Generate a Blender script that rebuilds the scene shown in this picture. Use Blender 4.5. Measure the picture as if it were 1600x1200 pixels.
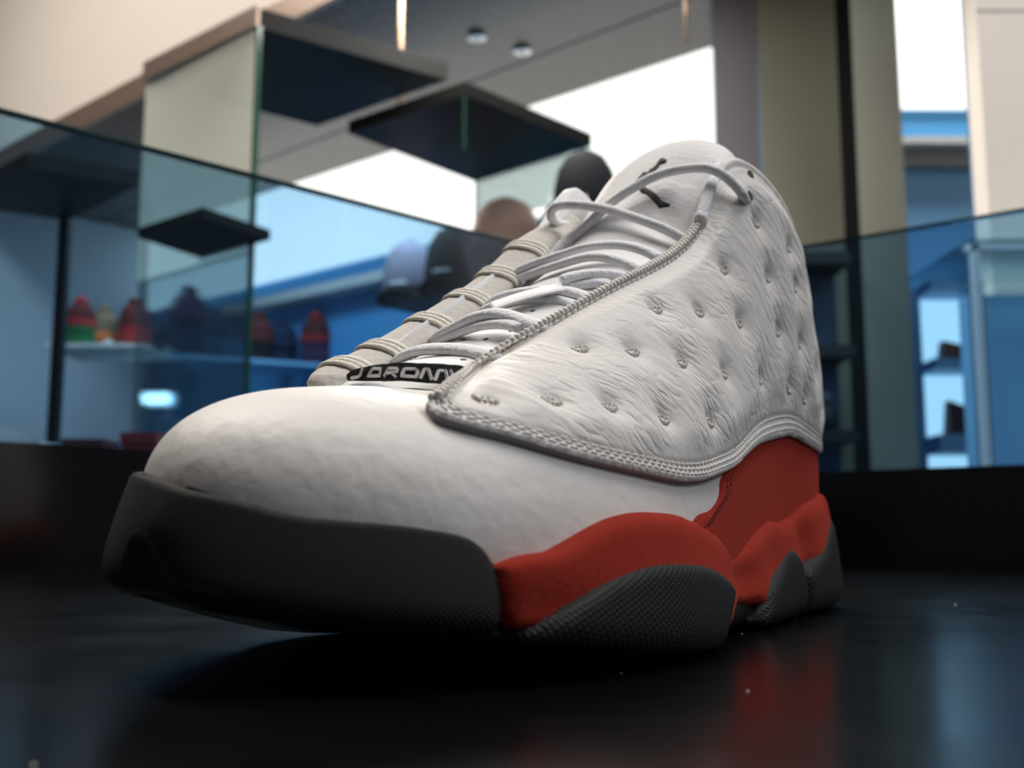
import bpy, bmesh, math, random
import numpy as np
from mathutils import Vector, Matrix
from mathutils.geometry import delaunay_2d_cdt

# ------------------------------------------------------------------ camera, world, lights
scene = bpy.context.scene
for o in list(bpy.data.objects): bpy.data.objects.remove(o, do_unlink=True)
COL = scene.collection
CAM_H = .0261                                   # lens height above the plinth top
cd = bpy.data.cameras.new('camera'); cam = bpy.data.objects.new('camera', cd); COL.objects.link(cam)
cd.sensor_width = 36.0; cd.lens = 36.0*1700/1600; cd.clip_start = .01; cd.clip_end = 60
cam.location = (0, 0, CAM_H); cam.rotation_euler = (math.pi/2+math.atan(238/1700.), 0, 0)
cd.dof.use_dof = True; cd.dof.focus_distance = .27; cd.dof.aperture_fstop = 17
scene.camera = cam
scene.view_settings.view_transform = 'Standard'; scene.view_settings.look = 'None'
scene.view_settings.gamma = 1.0; scene.view_settings.use_curve_mapping = False
scene.view_settings.exposure = 0.0
w = bpy.data.worlds.new('store_ambient'); scene.world = w; w.use_nodes = True
w.node_tree.nodes['Background'].inputs[0].default_value = (.80, .84, .95, 1)
w.node_tree.nodes['Background'].inputs[1].default_value = .08
def area(name, loc, rot, sx, sy, power, col):
    l = bpy.data.lights.new(name, 'AREA'); l.shape = 'RECTANGLE'; l.size = sx; l.size_y = sy; l.energy = power; l.color = col
    o = bpy.data.objects.new(name, l); COL.objects.link(o); o.location = loc; o.rotation_euler = rot
    return o
area('ceiling_lamp_main', (.35, .75, 2.70), (0, 0, 0), 1.7, 1.3, 26, (1.0, .92, .84))
area('ceiling_lamp_bulkhead', (-1.65, 2.05, 2.70), (0, 0, math.radians(-41.6)), 3.0, .5, 76, (1.0, .94, .86))
area('ceiling_lamp_right', (1.35, .55, 2.70), (0, 0, 0), .9, 1.4, 38, (.95, .97, 1.0))
area('soffit_lamp', (-.55, 3.25, 1.425), (0, 0, math.radians(-40)), 2.0, .25, 16, (.93, .97, 1.0))
area('cap_fill_light', (-.10, 2.42, 1.425), (0, 0, math.radians(-41)), .9, .10, 20, (1.0, .96, .90))  # added fill strip under the soffit, brightens the caps
area('side_fill_light', (2.3, -.5, 2.1), (0, math.radians(47), math.radians(-20)), 1.0, 1.0, 25, (.92, .95, 1.0))  # added fill aimed at the shoe, lifts its outer side
area('aisle_lamp', (1.5, 3.0, 2.3), (0, 0, 0), .6, .4, 22, (.93, .97, 1.0))

# ------------------------------------------------------------------ helpers
def mesh_obj(name, verts, faces, mat, parent=None, smooth=True, mats=None, midx=None):
    me = bpy.data.meshes.new(name); me.from_pydata([tuple(map(float, v)) for v in verts], [], [tuple(map(int, f)) for f in faces])
    for m in (mats or [mat]): me.materials.append(m)
    if midx is not None: me.polygons.foreach_set('material_index', midx)
    if smooth: me.polygons.foreach_set('use_smooth', [True]*len(me.polygons))
    me.update()
    o = bpy.data.objects.new(name, me); COL.objects.link(o)
    if parent: o.parent = parent
    return o
def tag(o, label=None, cat=None, group=None, kind=None):
    if label: o['label'] = label
    if cat: o['category'] = cat
    if group: o['group'] = group
    if kind: o['kind'] = kind
    return o
def thing(name, label, cat, loc=(0, 0, 0), rz=0, group=None):
    o = bpy.data.objects.new(name, None); COL.objects.link(o); o.location = loc; o.rotation_euler = (0, 0, rz); o.empty_display_size = .05
    return tag(o, label, cat, group)
class MB:
    """collects simple shapes into one mesh"""
    def __init__(s): s.v = []; s.f = []
    def add(s, vs, fs):
        b = len(s.v); s.v += [tuple(x) for x in vs]; s.f += [tuple(i+b for i in f) for f in fs]; return s
    def hexa(s, p):        # 8 corners: bottom 4 then top 4
        return s.add(p, [(3, 2, 1, 0), (4, 5, 6, 7), (0, 1, 5, 4), (1, 2, 6, 5), (2, 3, 7, 6), (3, 0, 4, 7)])
    def box(s, x0, x1, y0, y1, z0, z1):
        return s.hexa([(x0, y0, z0), (x1, y0, z0), (x1, y1, z0), (x0, y1, z0), (x0, y0, z1), (x1, y0, z1), (x1, y1, z1), (x0, y1, z1)])
    def prism(s, quad, z0, z1):
        n = len(quad); return s.add([(x, y, z0) for x, y in quad]+[(x, y, z1) for x, y in quad],
            [tuple(range(n))[::-1], tuple(range(n, 2*n))]+[(i, (i+1) % n, n+(i+1) % n, n+i) for i in range(n)])
    def lathe(s, prof, n=20, c=(0, 0, 0), sx=1, sy=1):
        vs = []; fs = []
        for r, z in prof:
            for i in range(n):
                t = 2*math.pi*i/n; vs.append((c[0]+sx*r*math.cos(t), c[1]+sy*r*math.sin(t), c[2]+z))
        for j in range(len(prof)-1):
            for i in range(n): fs.append((j*n+i, j*n+(i+1) % n, (j+1)*n+(i+1) % n, (j+1)*n+i))
        fs.append(tuple(range(n))[::-1]); fs.append(tuple(range((len(prof)-1)*n, len(prof)*n)))
        return s.add(vs, fs)
    def build(s, name, mat, parent=None, smooth=False): return mesh_obj(name, s.v, s.f, mat, parent, smooth)

# ------------------------------------------------------------------ materials
def mat_new(name):
    m = bpy.data.materials.new(name); m.use_nodes = True; nt = m.node_tree
    return m, nt, nt.nodes['Principled BSDF']
def N(nt, t, **k):
    n = nt.nodes.new(t)
    for a, b in k.items():
        if a in n.inputs.keys(): n.inputs[a].default_value = b
        else: setattr(n, a, b)
    return n
def plain(name, col, rough=.5, metal=0., spec=None, emit=None, es=1.):
    m, nt, b = mat_new(name); b.inputs['Base Color'].default_value = (*col, 1); b.inputs['Roughness'].default_value = rough; b.inputs['Metallic'].default_value = metal
    if spec is not None: b.inputs['Specular IOR Level'].default_value = spec
    if emit: b.inputs['Emission Color'].default_value = (*emit, 1); b.inputs['Emission Strength'].default_value = es
    # faint procedural variation of the surface
    tc = N(nt, 'ShaderNodeTexCoord'); nz = N(nt, 'ShaderNodeTexNoise', Scale=40.); mr = N(nt, 'ShaderNodeMapRange'); mr.inputs[3].default_value = max(0, rough-.04); mr.inputs[4].default_value = min(1, rough+.04)
    nt.links.new(tc.outputs['Object'], nz.inputs['Vector']); nt.links.new(nz.outputs[0], mr.inputs[0]); nt.links.new(mr.outputs[0], b.inputs['Roughness'])
    return m
def bump_chain(nt, b, layers):
    """layers: list of (height socket, strength, distance)"""
    prev = None
    for h, st, d in layers:
        bp = N(nt, 'ShaderNodeBump'); bp.inputs['Strength'].default_value = st; bp.inputs['Distance'].default_value = d
        nt.links.new(h, bp.inputs['Height'])
        if prev: nt.links.new(prev.outputs[0], bp.inputs['Normal'])
        prev = bp
    nt.links.new(prev.outputs[0], b.inputs['Normal'])
def mapping(nt, scale=(1, 1, 1), rot=(0, 0, 0)):
    tc = N(nt, 'ShaderNodeTexCoord'); mp = N(nt, 'ShaderNodeMapping'); mp.inputs['Scale'].default_value = scale; mp.inputs['Rotation'].default_value = rot
    nt.links.new(tc.outputs['Object'], mp.inputs[0]); return mp.outputs[0]
def leather(name, col, pebble=.5, wrinkle=0., rough=.5):
    m, nt, b = mat_new(name); b.inputs['Roughness'].default_value = rough; b.inputs['Specular IOR Level'].default_value = .35
    v = mapping(nt)
    vo = N(nt, 'ShaderNodeTexVoronoi', Scale=420., feature='SMOOTH_F1'); nt.links.new(v, vo.inputs['Vector'])
    n1 = N(nt, 'ShaderNodeTexNoise', Scale=260., Detail=4.); nt.links.new(v, n1.inputs['Vector'])
    n0 = N(nt, 'ShaderNodeTexVoronoi', Scale=210., feature='SMOOTH_F1'); nt.links.new(v, n0.inputs['Vector'])
    L = [(n0.outputs['Distance'], pebble*.35, .0007), (vo.outputs['Distance'], pebble*.3, .0004), (n1.outputs[0], pebble*.45, .0006)]
    if wrinkle:
        # long fine creases running down and back across the panel
        v2 = mapping(nt, (1.0, 1.0, 1.0), (0, math.radians(38), 0))
        ns = N(nt, 'ShaderNodeTexNoise', Scale=60., Detail=3.); nt.links.new(v2, ns.inputs['Vector'])
        mx = N(nt, 'ShaderNodeMixRGB', blend_type='ADD'); mx.inputs[0].default_value = .010; nt.links.new(v2, mx.inputs[1]); nt.links.new(ns.outputs['Color'], mx.inputs[2])
        mp = N(nt, 'ShaderNodeMapping'); mp.inputs['Scale'].default_value = (110, 200, 380); nt.links.new(mx.outputs[0], mp.inputs[0])
        n2 = N(nt, 'ShaderNodeTexVoronoi', Scale=1., feature='DISTANCE_TO_EDGE', Randomness=1.); nt.links.new(mp.outputs[0], n2.inputs['Vector'])
        cr = N(nt, 'ShaderNodeMapRange'); cr.inputs[1].default_value = .0; cr.inputs[2].default_value = .22; nt.links.new(n2.outputs[0], cr.inputs[0])
        nm = N(nt, 'ShaderNodeTexNoise', Scale=55., Detail=2.); nt.links.new(v, nm.inputs['Vector'])       # creases deepen and fade in patches
        nr = N(nt, 'ShaderNodeMapRange'); nr.inputs[1].default_value = .38; nr.inputs[2].default_value = .62; nt.links.new(nm.outputs[0], nr.inputs[0])
        mu = N(nt, 'ShaderNodeMath', operation='MULTIPLY'); nt.links.new(cr.outputs[0], mu.inputs[0]); nt.links.new(nr.outputs[0], mu.inputs[1]); cr = mu
        L = [(cr.outputs[0], wrinkle, .00045)]+L
    bump_chain(nt, b, L)
    n3 = N(nt, 'ShaderNodeTexNoise', Scale=35., Detail=2.); nt.links.new(v, n3.inputs['Vector'])
    mc = N(nt, 'ShaderNodeMixRGB'); mc.inputs[1].default_value = (*col, 1); mc.inputs[2].default_value = (col[0]*.94, col[1]*.93, col[2]*.92, 1)
    nt.links.new(n3.outputs[0], mc.inputs[0]); nt.links.new(mc.outputs[0], b.inputs['Base Color'])
    return m
def suede(name, col):
    m, nt, b = mat_new(name); b.inputs['Roughness'].default_value = .95; b.inputs['Specular IOR Level'].default_value = .1
    b.inputs['Sheen Weight'].default_value = .08; b.inputs['Sheen Tint'].default_value = (1, .2, .12, 1)
    v = mapping(nt); n1 = N(nt, 'ShaderNodeTexNoise', Scale=900., Detail=3.); nt.links.new(v, n1.inputs['Vector'])
    n2 = N(nt, 'ShaderNodeTexNoise', Scale=70., Detail=4.); nt.links.new(v, n2.inputs['Vector'])
    mc = N(nt, 'ShaderNodeMixRGB'); mc.inputs[1].default_value = (*[c*.72 for c in col], 1); mc.inputs[2].default_value = (*[min(1, c*1.22) for c in col], 1)
    mm = N(nt, 'ShaderNodeMath', operation='MULTIPLY_ADD'); mm.inputs[1].default_value = .55; nt.links.new(n1.outputs[0], mm.inputs[0])
    m2 = N(nt, 'ShaderNodeMath', operation='MULTIPLY'); m2.inputs[1].default_value = .45; nt.links.new(n2.outputs[0], m2.inputs[0]); nt.links.new(m2.outputs[0], mm.inputs[2])
    nt.links.new(mm.outputs[0], mc.inputs[0]); nt.links.new(mc.outputs[0], b.inputs['Base Color'])
    bump_chain(nt, b, [(n1.outputs[0], .4, .0004)])
    return m
def rubber(name, col, texture=1., rough=.5, sc_=330.):
    m, nt, b = mat_new(name); b.inputs['Base Color'].default_value = (*col, 1); b.inputs['Roughness'].default_value = rough; b.inputs['Specular IOR Level'].default_value = .18
    # regular moulded grid of little bumps, laid out along the piece
    v = mapping(nt); tc = N(nt, 'ShaderNodeTexCoord'); mp = N(nt, 'ShaderNodeMapping'); mp.inputs['Rotation'].default_value = (0, 0, math.radians(38)); nt.links.new(tc.outputs['UV'], mp.inputs[0])
    ck = N(nt, 'ShaderNodeTexWave', Scale=sc_, wave_type='BANDS', bands_direction='X'); nt.links.new(mp.outputs[0], ck.inputs['Vector'])
    ck2 = N(nt, 'ShaderNodeTexWave', Scale=sc_, wave_type='BANDS', bands_direction='Y'); nt.links.new(mp.outputs[0], ck2.inputs['Vector'])
    mu = N(nt, 'ShaderNodeMath', operation='MULTIPLY'); nt.links.new(ck.outputs['Fac'], mu.inputs[0]); nt.links.new(ck2.outputs['Fac'], mu.inputs[1])
    n1 = N(nt, 'ShaderNodeTexNoise', Scale=500., Detail=2.); nt.links.new(v, n1.inputs['Vector'])
    bump_chain(nt, b, [(mu.outputs[0], .8*texture, .0006), (n1.outputs[0], .15, .0002)])
    return m
def woven(name, col, scale=900., rough=.85):
    m, nt, b = mat_new(name); b.inputs['Base Color'].default_value = (*col, 1); b.inputs['Roughness'].default_value = rough; b.inputs['Specular IOR Level'].default_value = .2
    v = mapping(nt, (1, 1, 1), (.6, .6, .3)); vo = N(nt, 'ShaderNodeTexVoronoi', Scale=scale); nt.links.new(v, vo.inputs['Vector'])
    bump_chain(nt, b, [(vo.outputs['Distance'], .5, .0004)])
    return m
M_VAMP = leather('white_tumbled_leather', (.78, .75, .715), .65, 0., .48)
M_QUILT = leather('white_creased_leather', (.76, .73, .695), .6, .5, .52)
M_TONGUE = leather('white_soft_leather', (.80, .79, .79), .5, .18, .5)
M_BASE = leather('white_smooth_leather', (.82, .82, .83), .15, 0., .5)
M_EDGE = leather('cut_leather_edge', (.34, .32, .35), .2, 0., .7)
M_SUEDE = suede('red_suede', (.31, .030, .018))
M_RUB = rubber('black_textured_rubber', (.013, .013, .0125), .9, .6, 330.)
M_POD = rubber('charcoal_textured_rubber', (.017, .019, .018), .5, .6, 310.)
M_SMOOTH = rubber('black_smooth_rubber', (.014, .014, .014), 0., .5)
M_LACE = woven('white_lace', (.82, .82, .84))
M_THREAD = woven('offwhite_thread', (.76, .73, .69), 1500.)
M_WELT = woven('taupe_plaited_thread', (.67, .63, .59), 1500.)
M_MESH = woven('translucent_beige_mesh', (.60, .56, .51), 500.)
M_WEB = woven('cream_webbing', (.74, .70, .61), 1100.)
M_LABEL = woven('black_woven_label', (.012, .012, .014), 1400.)
M_LETTER = woven('silver_grey_thread', (.66, .65, .64), 1600.)
M_LOGO = plain('black_embroidery', (.010, .013, .014), .7)
M_HOLE = plain('dark_hole', (.06, .06, .06), .9)

# ------------------------------------------------------------------ shoe surfaces (metres, heel at the origin, toe along +x, outer side +y)
def pspline(V):
    """periodic interpolating cubic B-spline through rows of V, parameter 0..1"""
    V=np.asarray(V,float); n=len(V)
    A=np.zeros((n,n))
    for i in range(n):
        A[i,i]=4/6; A[i,(i-1)%n]=1/6; A[i,(i+1)%n]=1/6
    C=np.linalg.solve(A,V)
    def f(a):
        a=np.asarray(a,float)
        u=(a%1.0)*n; i=np.floor(u).astype(int)%n; w=(u-np.floor(u))[...,None]
        return (C[(i-1)%n]*(1-w)**3+C[i]*(3*w**3-6*w*w+4)+C[(i+1)%n]*(-3*w**3+3*w*w+3*w+1)+C[(i+2)%n]*w**3)/6
    return f
# station: feather line P0 (x,y,z) | lower handle C0 offset (outward, up) | upper handle C1 offset (dx,dy,dz) | opening P1
ST=[
 #  P0                     out   up      C1 off                 P1
 (-.026, .000,.022,  .004,.045,  (-.004, .000,-.030), (-.010, .000,.122)),  #0 heel
 (-.018, .020,.022,  .004,.045,  (-.003, .005,-.030), (-.004, .018,.120)),  #1
 ( .002, .031,.022,  .003,.045,  ( .000, .005,-.030), ( .020, .031,.126)),  #2
 ( .040, .034,.018,  .003,.049,  ( .000, .006,-.030), ( .052, .036,.140)),  #3
 ( .080, .037,.014,  .003,.050,  ( .000, .010,-.030), ( .086, .0300,.1455)), #4
 ( .120, .042,.013,  .003,.043,  ( .006, .014,-.024), ( .108, .0265,.1175)),  #5
 ( .160, .048,.013,  .003,.034,  ( .010, .018,-.018), ( .150, .022,.0925)), #6
 ( .200, .050,.016,  .003,.026,  ( .012, .020,-.010), ( .189, .0165,.0715)),#7
 ( .240, .041,.017,  .004,.026,  ( .014, .018,-.002), ( .2080, .0120,.0595)),#8
 ( .260, .024,.020,  .006,.027,  ( .024, .009,-.0010), ( .2130, .0070,.0577)),#9
 ( .270, .006,.022,  .008,.029,  ( .026, .004, .0005), ( .2145, .0010,.0580)),#10
 ( .2705,-.013,.023,  .009,.031,  ( .026, .000, .0005), ( .2155,-.0060,.0583)),#11
 ( .259,-.031,.023,  .009,.032,  ( .022,-.007, .000), ( .2165,-.0125,.0588)),#12
 ( .239,-.044,.022,  .007,.031,  ( .018,-.014,-.003), ( .2090,-.0185,.0620)),#13
 ( .205,-.050,.018,  .003,.028,  ( .006,-.020,-.008), ( .1880,-.021,.0765)),#14
 ( .170,-.048,.018,  .003,.032,  ( .004,-.018,-.016), ( .1550,-.023,.0955)),#15
 ( .120,-.041,.020,  .003,.036,  ( .004,-.012,-.024), ( .1120,-.026,.1220)),#16
 ( .070,-.036,.022,  .003,.042,  ( .000,-.008,-.030), ( .0750,-.030,.1455)),#17
 ( .030,-.033,.022,  .003,.045,  ( .000,-.006,-.030), ( .0480,-.034,.138)), #18
 ( .000,-.027,.022,  .004,.045,  ( .000,-.004,-.030), ( .0200,-.030,.126)), #19
 (-.016,-.015,.022,  .004,.045,  (-.003,-.003,-.030), (-.004,-.016,.120)),  #20
]
NS=len(ST)
def _loops():
    P0=np.array([s[:3] for s in ST]); P1=np.array([s[6] for s in ST])
    f=pspline(P0); a=np.arange(NS)/NS
    d=(f(a+1e-4)-f(a-1e-4)); nrm=np.stack([-d[:,1],d[:,0]],-1); nrm/=np.linalg.norm(nrm,axis=1)[:,None]
    # orientation: heel -> lateral(+y) -> toe ; outward at station 3 should be +y
    if nrm[3,1]<0: nrm=-nrm
    C0=P0.copy(); C0[:,:2]+=nrm*np.array([[s[3]] for s in ST]); C0[:,2]+=[s[4] for s in ST]
    C1=P1+np.array([s[5] for s in ST])
    return pspline(P0),pspline(C0),pspline(C1),pspline(P1)
fP0,fC0,fC1,fP1=_loops()
def U(a,t):
    a=np.asarray(a,float); t=np.asarray(t,float)[...,None]
    return fP0(a)*(1-t)**3+3*fC0(a)*t*(1-t)**2+3*fC1(a)*t*t*(1-t)+fP1(a)*t**3
def normal(S,a,t,e=1e-3):
    a=np.asarray(a,float); t=np.asarray(t,float)
    du=S(a+e,t)-S(a-e,t); dv=S(a,t+e)-S(a,t-e)
    n=np.cross(dv,du)
    return n/np.maximum(np.linalg.norm(n,axis=-1)[...,None],1e-12)
# ---- sole wall: w=0 bottom .. 1 top
SOLE=[ # x,y outline at widest | bottom z | top z | inset of the top
 (-.031, .000,.004,.040,.004),
 (-.022, .0235,.003,.040,.004),
 ( .000, .0365,.000,.040,.0035),
 ( .040, .0400,.000,.038,.0035),
 ( .080, .0420,.000,.034,.0035),
 ( .120, .0470,.000,.030,.0035),
 ( .160, .0530,.000,.031,.0035),
 ( .200, .0555,.002,.031,.0035),
 ( .242, .0455,.0078,.027,.0035),
 ( .2645, .0280,.0105,.029,.0035),
 ( .2770, .0085,.0135,.033,.0038),
 ( .2780,-.0120,.0155,.037,.0045),
 ( .2655,-.0330,.0155,.039,.0048),
 ( .2435,-.0480,.0120,.038,.0045),
 ( .207,-.0540,.004,.034,.004),
 ( .170,-.0530,.000,.032,.0035),
 ( .120,-.0460,.000,.030,.0035),
 ( .070,-.0410,.000,.034,.0035),
 ( .028,-.0375,.000,.038,.0035),
 (-.003,-.0310,.002,.040,.0035),
 (-.020,-.0180,.003,.040,.004),
]
fS=pspline(np.array(SOLE))
def Wall(a,w):
    a=np.asarray(a,float); w=np.asarray(w,float)
    q=fS(a)
    d=fS(a+1e-4)-fS(a-1e-4); n=np.stack([-d[...,1],d[...,0]],-1); n/=np.linalg.norm(n,axis=-1)[...,None]
    z=q[...,2]+(q[...,3]-q[...,2])*w
    off=-q[...,4]*np.clip(w-.25,0,9)**1.3/.688-.0035*np.clip(.2-w,0,1)**2/.04
    xy=q[...,:2]+n*off[...,None]
    return np.concatenate([xy,z[...,None]],-1)

# ---- tongue: centre line x,z | y centre | half width | crown | thickness
TG=np.array([
 (.2200,.0565,-.004,.0165,.0010,.002),
 (.2090,.0625,-.003,.0180,.0015,.003),
 (.1900,.0677,-.002,.0185,.0020,.004),
 (.1650,.0800,-.001,.0190,.0025,.005),
 (.1400,.0920, .000,.0200,.0030,.007),
 (.1180,.1035, .001,.0225,.0040,.008),
 (.1000,.1155, .002,.0240,.0050,.010),
 (.0860,.1315, .004,.0245,.0060,.011),
 (.0750,.1450, .006,.0240,.0060,.011),
 (.0670,.1530, .007,.0200,.0050,.010),
 (.0630,.1560, .007,.0130,.0030,.007),
 (.0610,.1575, .007,.0030,.0010,.002)])
def ospline(V):
    """open interpolating Catmull-Rom, parameter 0..1"""
    V=np.asarray(V,float); n=len(V)-1
    E_=np.vstack([2*V[0]-V[1],V,2*V[-1]-V[-2]])
    def f(p):
        p=np.clip(np.asarray(p,float),0,1)*n; i=np.minimum(np.floor(p).astype(int),n-1); w=(p-i)[...,None]
        a,b,c,d=E_[i],E_[i+1],E_[i+2],E_[i+3]
        return .5*(2*b+(c-a)*w+(2*a-5*b+4*c-d)*w*w+(3*b-a-3*c+d)*w**3)
    return f
fT=ospline(TG)
def Tongue(p,q,side=1.0):
    """p along (0 vamp .. 1 top), q across -1..1"""
    p=np.asarray(p,float); q=np.asarray(q,float)
    v=fT(p); d=fT(np.clip(p+1e-3,0,1))-fT(np.clip(p-1e-3,0,1))
    l=np.hypot(d[...,0],d[...,1]); nx=d[...,1]/l; nz=-d[...,0]/l
    o=v[...,4]*(1-q*q)+side*.5*v[...,5]*np.sqrt(np.clip(1-q**4,0,1))
    return np.stack([v[...,0]+nx*o,v[...,2]+q*v[...,3],v[...,1]+nz*o],-1)

# seams and outlines in surface coordinates
CURVES={
 'panel_low': [(.4137,.5611),(.4124,.5406),(.4076,.4902),(.3976,.4565),(.3803,.4231),(.3576,.3709),(.3315,.3224),(.3079,.2862),(.2893,.2751),(.2723,.2740),(.2516,.2719),(.2255,.2805),(.1860,.2779),(.1555,.2899),(.1283,.2848)],
 'red_heel': [(.2946,.1806),(.2774,.1920),(.2664,.2145),(.2635,.2530),(.2476,.2579),(.2159,.2632),(.1820,.2749),(.1601,.2864),(.1331,.2949),(.0959,.2845)],
 'toecap_top': [(.5531,.9906),(.5203,.9744),(.4999,.9594),(.4811,.9757),(.4674,.9628),(.4523,.9378),(.4376,.9562),(.4236,.9884),(.4113,1.0031),(.3993,.9833),(.3932,.9374),(.3893,.8490),(.3870,.7178),(.3858,.5880),(.3856,.4067),(.3861,.2310)],
 'red_top': [(.3861,.7063),(.3792,.7806),(.3709,.8070),(.3647,.8726),(.3572,.9522),(.3492,1.0083),(.3405,1.0194),(.3289,.9977),(.3145,.9705),(.3002,.9211),(.2813,.8470),(.2659,.7482),(.2533,.7187),(.2387,.7442),(.2155,.8525),(.1934,.9123),(.1777,.8653),(.1595,.8841),(.1311,.9716)],
 'pod1': [(.3755,.2442),(.3697,.3653),(.3611,.5139),(.3516,.6132),(.3409,.6655),(.3262,.6671),(.3104,.6466),(.2941,.5893),(.2816,.4942),(.2792,.3871),(.2879,.2354),(.2941,.1248),(.3153,.0945),(.3440,.0905)],
 'pod2': [(.2193,.4043),(.1999,.5311),(.1877,.6283),(.1783,.6599),(.1695,.6162),(.1629,.5334),(.1601,.3363),(.1584,.0962),(.1638,.0505)],
 'pod3': [(.1551,.4171),(.1313,.5460),(.1569,.1763)],
 'logo': [(.6507,-.1083),(.6702,-.0741),(.6766,-.0559),(.6726,.0034),(.6824,.0296),(.6902,.0712),(.7012,.0857),(.7096,.0709),(.7124,.1094),(.7067,.1711),(.6984,.1939),(.6974,.1514),(.6964,.1178),(.6819,.1047),(.6700,.0851),(.6635,.0678),(.6612,.0286),(.6512,-.0341),(.6350,.0532),(.6276,.1322),(.6224,.2025),(.6120,.3134),(.6011,.4054),(.5973,.4581),(.5943,.5401),(.5917,.5476),(.5909,.4935),(.5876,.4374),(.5930,.4048),(.6067,.2867),(.6188,.1700),(.6228,.0940),(.6507,-.1083)],
 'throat': [(.4137,.5611),(.4110,.6185),(.4011,.8371),(.3548,.9880),(.3262,.9886),(.3048,.9750),(.2966,.9783),(.2742,1.0155),(.2629,1.0170),(.2453,1.0074),(.2367,.9980)],
 'dimples': [(.3886,.5808),(.3575,.5943),(.3318,.5493),(.3075,.4725),(.2758,.4220),(.3233,.8018),(.3040,.7127),(.2826,.6173),(.2550,.5269),(.2085,.4232),(.1647,.3968),(.2818,.8207),(.2605,.7416),(.2294,.6091),(.1752,.5216),(.1460,.5371),(.1414,.3967),(.2315,.7822),(.1811,.6471),(.1470,.6927),(.1841,.7898),(.1499,.8032)],
 'perf': [(.2141,-.2051),(.2086,.2077),(.2042,.6521),(.2282,.4172),(.2762,.3020),(.2721,.6936),(.1125,.6669),(.1957,-.3804),(.2665,-.3599),(.3094,.6867)],
 'eyelet': [(.1777,.9394),(.1887,.8597),(.2345,.9870)],
 'toe_lobe': [(.5279,.4027),(.5268,.4948),(.5212,.5517),(.5154,.5554),(.5094,.4846),(.5034,.3708),(.4973,.2723),(.4920,.2331)],
 'label_rows': [(.2175,-.0149,.0618),(.2179,-.0133,.0617),(.2182,-.0117,.0615),(.2186,-.0101,.0613),(.2190,-.0085,.0611),(.2197,-.0067,.0609),(.2203,-.0049,.0607),(.2210,-.0032,.0605),(.2217,-.0014,.0602),(.2225,.0004,.0600),(.2232,.0022,.0598),(.2240,.0040,.0596),(.2248,.0057,.0594),(.2245,.0067,.0593),(.2241,.0076,.0592),(.2237,.0085,.0591),(.2233,.0093,.0590),(.2228,.0102,.0589),(.2224,.0110,.0588),(.2220,.0119,.0588),(.2216,.0128,.0587),(.2208,.0134,.0587),(.2199,.0139,.0589),(.2190,.0144,.0593),(.2181,.0149,.0598),(.2171,.0154,.0603),(.2162,.0159,.0609),(.2153,.0165,.0616),(.2174,-.0150,.0622),(.2176,-.0135,.0624),(.2179,-.0120,.0624),(.2183,-.0104,.0623),(.2186,-.0088,.0622),(.2193,-.0071,.0620),(.2199,-.0053,.0619),(.2206,-.0036,.0617),(.2212,-.0018,.0615),(.2219,-.0000,.0613),(.2227,.0018,.0611),(.2234,.0035,.0610),(.2242,.0053,.0608),(.2239,.0063,.0607),(.2235,.0071,.0606),(.2231,.0080,.0605),(.2226,.0088,.0604),(.2222,.0097,.0604),(.2218,.0105,.0603),(.2213,.0114,.0602),(.2209,.0123,.0602),(.2201,.0129,.0602),(.2193,.0134,.0603),(.2184,.0140,.0606),(.2176,.0146,.0608),(.2167,.0151,.0612),(.2159,.0157,.0616),(.2151,.0164,.0618),(.2173,-.0151,.0626),(.2174,-.0137,.0631),(.2176,-.0123,.0633),(.2179,-.0107,.0633),(.2183,-.0092,.0632),(.2188,-.0074,.0632),(.2194,-.0057,.0631),(.2201,-.0039,.0629),(.2207,-.0022,.0628),(.2214,-.0004,.0626),(.2221,.0013,.0625),(.2229,.0031,.0623),(.2236,.0048,.0621),(.2233,.0058,.0621),(.2229,.0067,.0620),(.2224,.0075,.0619),(.2220,.0084,.0619),(.2215,.0092,.0618),(.2211,.0101,.0618),(.2207,.0109,.0617),(.2202,.0118,.0617),(.2194,.0124,.0617),(.2186,.0130,.0617),(.2178,.0136,.0618),(.2170,.0142,.0620),(.2163,.0148,.0621),(.2156,.0155,.0622),(.2150,.0163,.0621),(.2172,-.0152,.0629),(.2172,-.0139,.0637),(.2173,-.0125,.0640),(.2176,-.0110,.0641),(.2179,-.0094,.0641),(.2185,-.0077,.0641),(.2191,-.0060,.0641),(.2197,-.0043,.0640),(.2203,-.0025,.0639),(.2210,-.0008,.0637),(.2217,.0009,.0636),(.2224,.0027,.0635),(.2231,.0044,.0633),(.2228,.0054,.0633),(.2224,.0063,.0632),(.2219,.0071,.0632),(.2214,.0079,.0631),(.2210,.0088,.0631),(.2205,.0096,.0631),(.2201,.0105,.0630),(.2196,.0113,.0630),(.2189,.0120,.0630),(.2180,.0126,.0630),(.2173,.0132,.0629),(.2166,.0139,.0629),(.2159,.0146,.0629),(.2153,.0153,.0628),(.2149,.0162,.0623)],
}
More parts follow.
